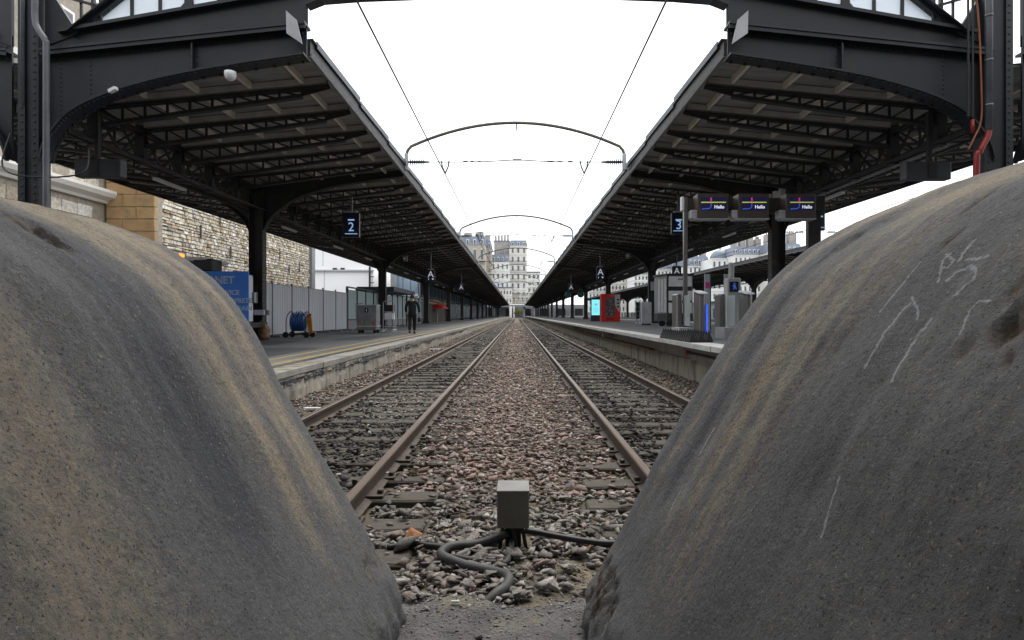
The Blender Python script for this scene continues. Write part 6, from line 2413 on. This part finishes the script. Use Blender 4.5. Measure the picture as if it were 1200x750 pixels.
# the tall blocks closing the view beyond the canopies
bpx('apartment_block', 'tall pale narrow apartment block with iron balconies at the end of the tracks', 597.5, 617.5, 288, 350, 345, 6, 3, 'facade', balc=(0, 2, 3, 4), roofh=3.2, seed=1, wins=(.36, .62))
MB_ = None
bpx('apartment_block', 'white rendered apartment block with blue grey roof left of the tall block', 576, 597, 306.5, 351, 340, 4, 4, 'facade_white', roofh=4.0, chim=0, seed=2, wins=(.34, .55))
bpx('apartment_block', 'stepped grey block of party walls and chimneys behind the white apartments', 579, 597, 283, 312, 356, 1, 6, 'chimney', roof='flat', roofh=.6, chim=5, seed=3, wins=(.18, .4))
bpx('ornate_building', 'large tan ornate building with tall windows above the left canopy edge', 527, 569, 287, 352, 320, 3, 5, 'facade_tan', roofh=4.6, chim=3, seed=4, balc=(1, 2), wins=(.44, .62))
bpx('ornate_building', 'narrow tan wing with slate roof beside the large ornate building', 566, 576, 291, 352, 330, 6, 2, 'facade_tan', roofh=4.5, chim=1, seed=5, wins=(.36, .55))
bpx('apartment_block', 'low white block with blue windows right of the tall block', 618, 633, 320, 352, 370, 4, 3, 'facade_white', roof='flat', roofh=1.0, seed=6, wins=(.55, .55))
bpx('apartment_block', 'low cream block at the foot of the tall block', 575, 600, 338, 356, 330, 2, 7, 'facade', roof='flat', roofh=.8, seed=7, wins=(.5, .5))
bpx('apartment_block', 'low tan block behind the white lattice bridge', 600, 640, 345, 356, 336, 1, 8, 'facade_tan', roof='flat', roofh=.8, seed=9, wins=(.4, .5))
# antennas
an = thing('roof_antenna', 'small dark antenna cluster on the large ornate building', 'antenna', at(563, 283, 322))
p = at(563, 283, 322)
b = MB()
b.tube([(p.x, 322, p.z - 1.5), (p.x, 322, p.z + 5.2)], .12, 5)
b.tube([(p.x - 2.0, 322, p.z - 1.5), (p.x - 2.0, 322, p.z + 3.8)], .10, 5)
b.tube([(p.x - 1.0, 322, p.z + 4.6), (p.x + 1.0, 322, p.z + 4.6)], .10, 5)
b.build('mast', M['iron'], an)
b = MB()
b.lathe([(0, 0), (.7, .15), (0, .3)], (p.x - 2.0, 321.8, p.z + 3.2), 10, 'y')
b.lathe([(0, 0), (.7, .15), (0, .3)], (p.x + .1, 321.8, p.z + 2.2), 10, 'y')
b.build('dish', M['iron'], an)

ew = thing('embankment_wall', 'long dark embankment wall closing the view under the far bridge', 'wall', (0, 334, 0))
MB().box(-70, 70, 334, 336, -.1, 6.6).build('wall', M['grey_wall'], ew)
for k in range(14):
    xx = -62 + k * 9.3
    MB().box(xx, xx + 4.2, 333.9, 333.999, 0, 4.8).build('archway', M['dark'], ew)
# lattice road bridge crossing at the end of the platforms
br = thing('lattice_bridge', 'pale lattice road bridge crossing beyond the platform ends', 'bridge', (5, 322, 0))
Yb = 322
z0, z1 = at(0, 357, Yb).z, at(0, 330, Yb).z
MB().box(-40, 40, Yb - 1, Yb + 9, z0 - 1.2, z0).build('deck', M['mid_grey'], br)
xa, xb = at(609, 0, Yb).x, at(645, 0, Yb).x
b = MB()
zl, zh = at(0, 348, Yb).z, at(0, 331, Yb).z
b.bar((xa, Yb, zl), (xb, Yb, zl), .5, .5)
b.bar((xa, Yb, zh), (xb + 3, Yb, zh), .4, .5)
n = 4
for k in range(n):
    u0, u1 = xa + (xb - xa) * k / n, xa + (xb - xa) * (k + 1) / n
    b.bar((u0, Yb, zl), (u1, Yb, zh), .35, .55)
    b.bar((u0, Yb + .6, zh), (u1, Yb + .6, zl), .3, .3)
b.build('lattice_girder', M['truss_white'], br)
b = MB()
for k in range(46):
    xx = -36 + 1.6 * k
    b.box(xx - .08, xx + .08, Yb - 1, Yb - .9, z0, z0 + 2.4)
b.box(-36, 36, Yb - 1.02, Yb - .88, z0 + 2.4, z0 + 2.6)
b.build('parapet', M['truss_white'], br)
for x in (-12, 3.5, 9):
    MB().box(x - .6, x + .6, Yb, Yb + 8, -.1, z0 - 1.2).build('pier', M['mid_grey'], br)
for (px0, px1, lab) in ((597, 600, 'left pale opening wall under the far bridge'), (601.5, 603, 'narrow pale wall strip beside the small tree under the far bridge')):
    p, q = at(px0, 372, 318), at(px1, 359, 318)
    o = MB().box(p.x, q.x, 318, 318.4, 0, q.z).build('end_wall', M['facade_white'], loc=(p.x, 318, 0))
    tag(o, lab, 'wall')
mp_ = thing('signal_mast', 'slim pale blue mast at the far end of the right track', 'mast', (at(614.5, 372, 200).x, 200, 0))
p = at(614.5, 372, 200)
MB().tube([(p.x, 200, 0), (p.x, 200, at(0, 352, 200).z)], .14, 8).build('pole', mat('pale_blue_mast', (.4, .48, .58), rough=.5), mp_)
MB().cbox(p.x - .25, p.x + .25, 199.8, 200.0, 3.2, 4.2, .03).build('signal_head', M['dark'], mp_)


def tree(x, y, z, h, r, label, seed):
    rv = np.random.default_rng(seed)
    t = thing('small_tree', label, 'tree', (x, y, z))
    b = MB().tube([(x, y, z), (x + .05, y, z + h * .35), (x, y + .1, z + h * .6)], [.16, .12, .06], 8)
    for k in range(5):
        a = k * 1.26
        b.tube([(x, y, z + h * .4), (x + r * .6 * math.cos(a), y + r * .6 * math.sin(a), z + h * (.6 + .06 * k))], [.07, .03], 5)
    b.build('trunk', M['bark'], t)
    c = MB()
    cl = rv.normal(size=(9, 3)) * np.array([r * .45, r * .45, h * .16]) + np.array([x, y, z + h * .66])
    for k in range(1400):
        q = cl[k % 9] + rv.normal(size=3) * r * .26
        d1, d2 = rv.normal(size=3), rv.normal(size=3)
        d1 *= .13 / np.linalg.norm(d1)
        d2 *= .11 / np.linalg.norm(d2)
        c.add([q - d1, q + d2, q + d1, q - d2], [(0, 1, 2, 3)])
    c.build('crown', M['foliage'], t)


p = at(607, 372, 300)
tree(p.x, 300, 0, 4.6, 1.6, 'small yellow green tree between the rails at the far end', 3)

# left side: white building, grey pillar and glass hall
Y = 74.0
p, q = at(364.5, 372, Y), at(437.5, 276, Y)
wb_ = thing('white_building', 'blank white clad building beyond the end of the rubble wall', 'building', ((p.x + q.x) / 2, Y, 0))
MB().box(p.x - 3, q.x, Y, Y + 10, -.1, q.z + 3).build('wall', M['white_wall'], wb_)
zz = at(0, 316.5, Y).z
MB().box(p.x, q.x, Y - .35, Y - .001, zz - .16, zz + .03).build('ledge', M['pale_grey'], wb_)
for k in (393, 402):
    xx = at(k, 0, Y).x
    MB().cbox(xx - .22, xx + .22, Y - .34, Y - .05, zz + .031, zz + .24, .02).build('wall_lamp', M['dark'], wb_)
for k in (369, 378.5):
    xx = at(k, 0, Y).x
    MB().box(xx - .03, xx + .03, Y - .02, Y - .001, at(0, 312, Y).z, q.z + 2.9).build('joint', M['pale_grey'], wb_)
xx = at(380, 0, Y).x
MB().box(xx - .035, xx + .035, Y - .02, Y - .001, 0, zz - .17).build('joint', M['pale_grey'], wb_)
xx = at(434, 0, Y).x
MB().tube([(xx, Y - .3, LZ), (xx, Y - .3, at(0, 313, Y).z)], .12, 6).build('drainpipe', M['dark'], wb_)
for k in range(5):
    z_ = at(0, 318 + 7 * k, Y).z
    MB().box(xx, xx + .5, Y - .33, Y - .27, z_, z_ + .1).build('pipe_bracket', M['dark'], wb_)

Y = 92.0
gp_ = thing('concrete_tower', 'plain grey concrete wall left of the glass hall', 'building', (at(455, 0, Y).x, Y, 0))
xa, xb = at(446, 0, Y).x, at(462.5, 0, Y).x
MB().box(xa - 2, xb, Y, Y + 6, -.1, 12).build('wall', M['grey_wall'], gp_)
xc_ = at(453.5, 0, Y).x
MB().box(xc_, xb - .1, Y - .08, Y - .001, -.1, 12).build('dark_bay', M['mid_grey'], gp_)

gl = thing('glass_hall', 'long glass fronted hall seen between the left canopy columns', 'building', (-15, 96, 0))
# end facing the station
xa, xb = at(463, 0, 94).x, -14.9
MB().box(xa, xb, 94.2, 94.3, -.1, 10.5).build('core', M['grey_wall'], gl)
nc = 3
for i in range(nc):
    for (za, zb_2) in ((.2, 4.3), (4.6, 7.4), (7.7, 10.2)):
        w = (xb - xa) / nc
        MB().box(xa + i * w + .08, xa + (i + 1) * w - .08, 94.05, 94.199, za, zb_2).build('glass_pane', M['facade_glass'], gl)
MB().box(xa, xb, 93.98, 94.199, 4.31, 4.59).build('transom', M['white_paint'], gl)
for i in range(nc + 1):
    w = (xb - xa) / nc
    MB().box(xa + i * w - .079, xa + i * w + .079, 94.0, 94.199, -.1, 4.309).build('mullion', M['white_paint'], gl)
MB().box(xa - .18, xa - .0795, 93.9, 94.3, -.1, 10.5).build('corner_post', M['white_paint'], gl)
# long side along the tracks
MB().box(-14.95, -14.85, 94.31, 300, -.1, 10.5).build('core', M['grey_wall'], gl)
sp_ = MB().box(-14.849, -14.75, .12, 4.88, 0.9, 4.3).mesh('glass_pane', M['facade_glass'], (-15, 0, 0))
sp2 = MB().box(-14.849, -14.75, .12, 4.88, 4.6, 9.9).mesh('glass_pane', M['facade_glass'], (-15, 0, 0))
ml = MB().box(-14.849, -14.68, -.119, .119, -.1, 10.5).mesh('mullion', M['pale_grey'], (-15, 0, 0))
for k in range(41):
    put('glass_pane', sp_, gl, (0, -1.6 + 5 * k, 0))
    put('glass_pane', sp2, gl, (0, -1.6 + 5 * k, 0))
    put('mullion', ml, gl, (0, -1.6 + 5 * k, 0))
MB().box(-25, -14.86, 94.31, 300, 10.501, 10.9).build('roof', M['zinc'], gl)

p = at(519, 358, 70)
pz = thing('parasol', 'small red and orange parasol beyond the slatted fence', 'parasol', (p.x, 70, LZ))
MB().lathe([(1.25, -.35), (.7, .0), (0, .28), (0, .3)], (p.x - .6, 70, p.z), 10).build('canopy', mat('red_parasol', (.75, .05, .03), (.6, .04, .03), rough=.7), pz)
MB().tube([(p.x - .6, 70, LZ), (p.x - .6, 70, p.z + .2)], .04, 6).build('pole', M['pale_grey'], pz)
p = at(511, 353.5, 69)
oz = thing('work_awning', 'narrow orange brown awning beside the red parasol', 'awning', (p.x, 69, LZ))
MB().bar((p.x - .8, 69, p.z + .15), (p.x + 1.0, 69, p.z - .3), .9, .25).build('cloth', mat('orange_brown_cloth', (.35, .16, .06), rough=.8), oz)
for q_ in (-.6, .8):
    MB().tube([(p.x + q_, 69, LZ), (p.x + q_, 69, p.z - .15)], .03, 6).build('pole', M['mid_grey'], oz)

# right side: long pale buildings beyond the far canopy
blds = [(690, 714, 327, 352, 240, 4, 6, 'facade_white', 'long white apartment block above the red machine'),
        (716, 741, 324, 352, 225, 4, 6, 'facade', 'cream apartment block with slate roof left of the third right column'),
        (743, 768, 322, 352, 210, 5, 6, 'facade_white', 'white apartment block with slate roof behind the second right column'),
        (770, 800, 316, 352, 190, 5, 7, 'facade', 'pale apartment block with many chimneys behind the kiosk cabin'),
        (802, 832, 312, 352, 180, 5, 6, 'facade_white', 'white apartment block left of the slate dome')]
for k, (xa, xb, yt, yb, Y, fl, cl, mf, lab) in enumerate(blds):
    bpx('apartment_block', lab, xa, xb, yt, yb + 14, Y, fl + 1, cl, mf, roofh=3.0, seed=20 + k, chim=3 if k > 2 else 2, wins=(.46, .6), balc=(fl - 1,), mr='slate' if k != 0 else 'zinc')
bpx('corner_building', 'pale corner building crowned with a slate dome beyond the far canopy', 834, 858, 303, 366, 170, 5, 4, 'facade_white', roof='none', seed=31, wins=(.4, .55))
t = [o for o in SC.objects if o.get('label', '').startswith('pale corner building')][0]
c = at(850, 305, 172)
r_ = (858 - 834) / 2 / F * 172
dm = MB().lathe([(r_, 0)] + [(r_ * math.cos(a), r_ * .92 * math.sin(a)) for a in [k * .17 for k in range(1, 9)]] + [(.3, r_ * .95), (.2, r_ * 1.1), (0, r_ * 1.12)], (at(846, 0, 172).x, 172 + 1.5, at(0, 302.9, 172).z), 20)
dm.build('dome', M['slate'], t, smooth=True)
bpx('apartment_block', 'long pale block with blue slate mansard right of the dome', 860, 897, 299, 366, 165, 6, 7, 'facade_white', roofh=2.4, seed=33, chim=4, wins=(.4, .55))
bpx('apartment_block', 'pale end block partly behind the right great buffer', 899, 940, 296, 366, 160, 6, 7, 'facade', roofh=2.4, seed=34, chim=3, wins=(.4, .55))
hh = thing('sky_blocking_building', 'unseen tan stone station building added behind the buffers to block sky light', 'building', (0, -12, 0))  # out of view behind the camera; added to cut sky light from the back
MB().box(-40, 40, -20, -12, -.15, 17).build('wall', M['facade_tan'], hh)
wf = MB().box(-1.1, 1.1, 0, .08, 0, 3.6).mesh('window', M['facade_white'])
wp = MB().box(-.95, .95, .081, .11, .15, 3.45).mesh('pane', M['window_dark'])
for k in range(14):
    for z_ in (4.2, 10.2):
        w_ = put('window', wf, hh, (-33 + k * 5.1, 0.001, z_))
        put('pane', wp, w_)
cr_ = thing('shading_roof', 'wide unseen roof added above the buffers to keep sky light off them', 'roof', (0, -4, 9.6))  # out of view overhead; added so the near ends of the buffers fall darker
MB().box(-32, 32, -11.9, 3.6, 9.6, 9.9).build('roof_slab', M['grey_wall'], cr_)
for x_ in (-24, -12, 12, 24):
    MB().box(x_ - .25, x_ + .25, -11.9, 3.5, 9.2, 9.599).build('beam', M['steel'], cr_)
    MB().box(x_ - .2, x_ + .2, -6.2, -5.8, -.1, 9.199).build('column', M['steel'], cr_)
# low goods building with openings, seen under the canopies
lw = thing('goods_shed', 'long low pale shed with dark doorways seen beneath the far canopy', 'shed', (44, 60, 0))
MB().box(44, 54, 20, 300, -.1, 4.2).build('wall', M['grey_wall'], lw)
dmh = MB().box(-.08, -.001, 0, 2.6, 0.1, 2.9).mesh('doorway', M['window_dark'])
for k in range(36):
    put('doorway', dmh, lw, (0, -38 + k * 7.2, 0))
MB().box(43.4, 54, 20, 300, 4.201, 4.5).build('roof', M['zinc'], lw)
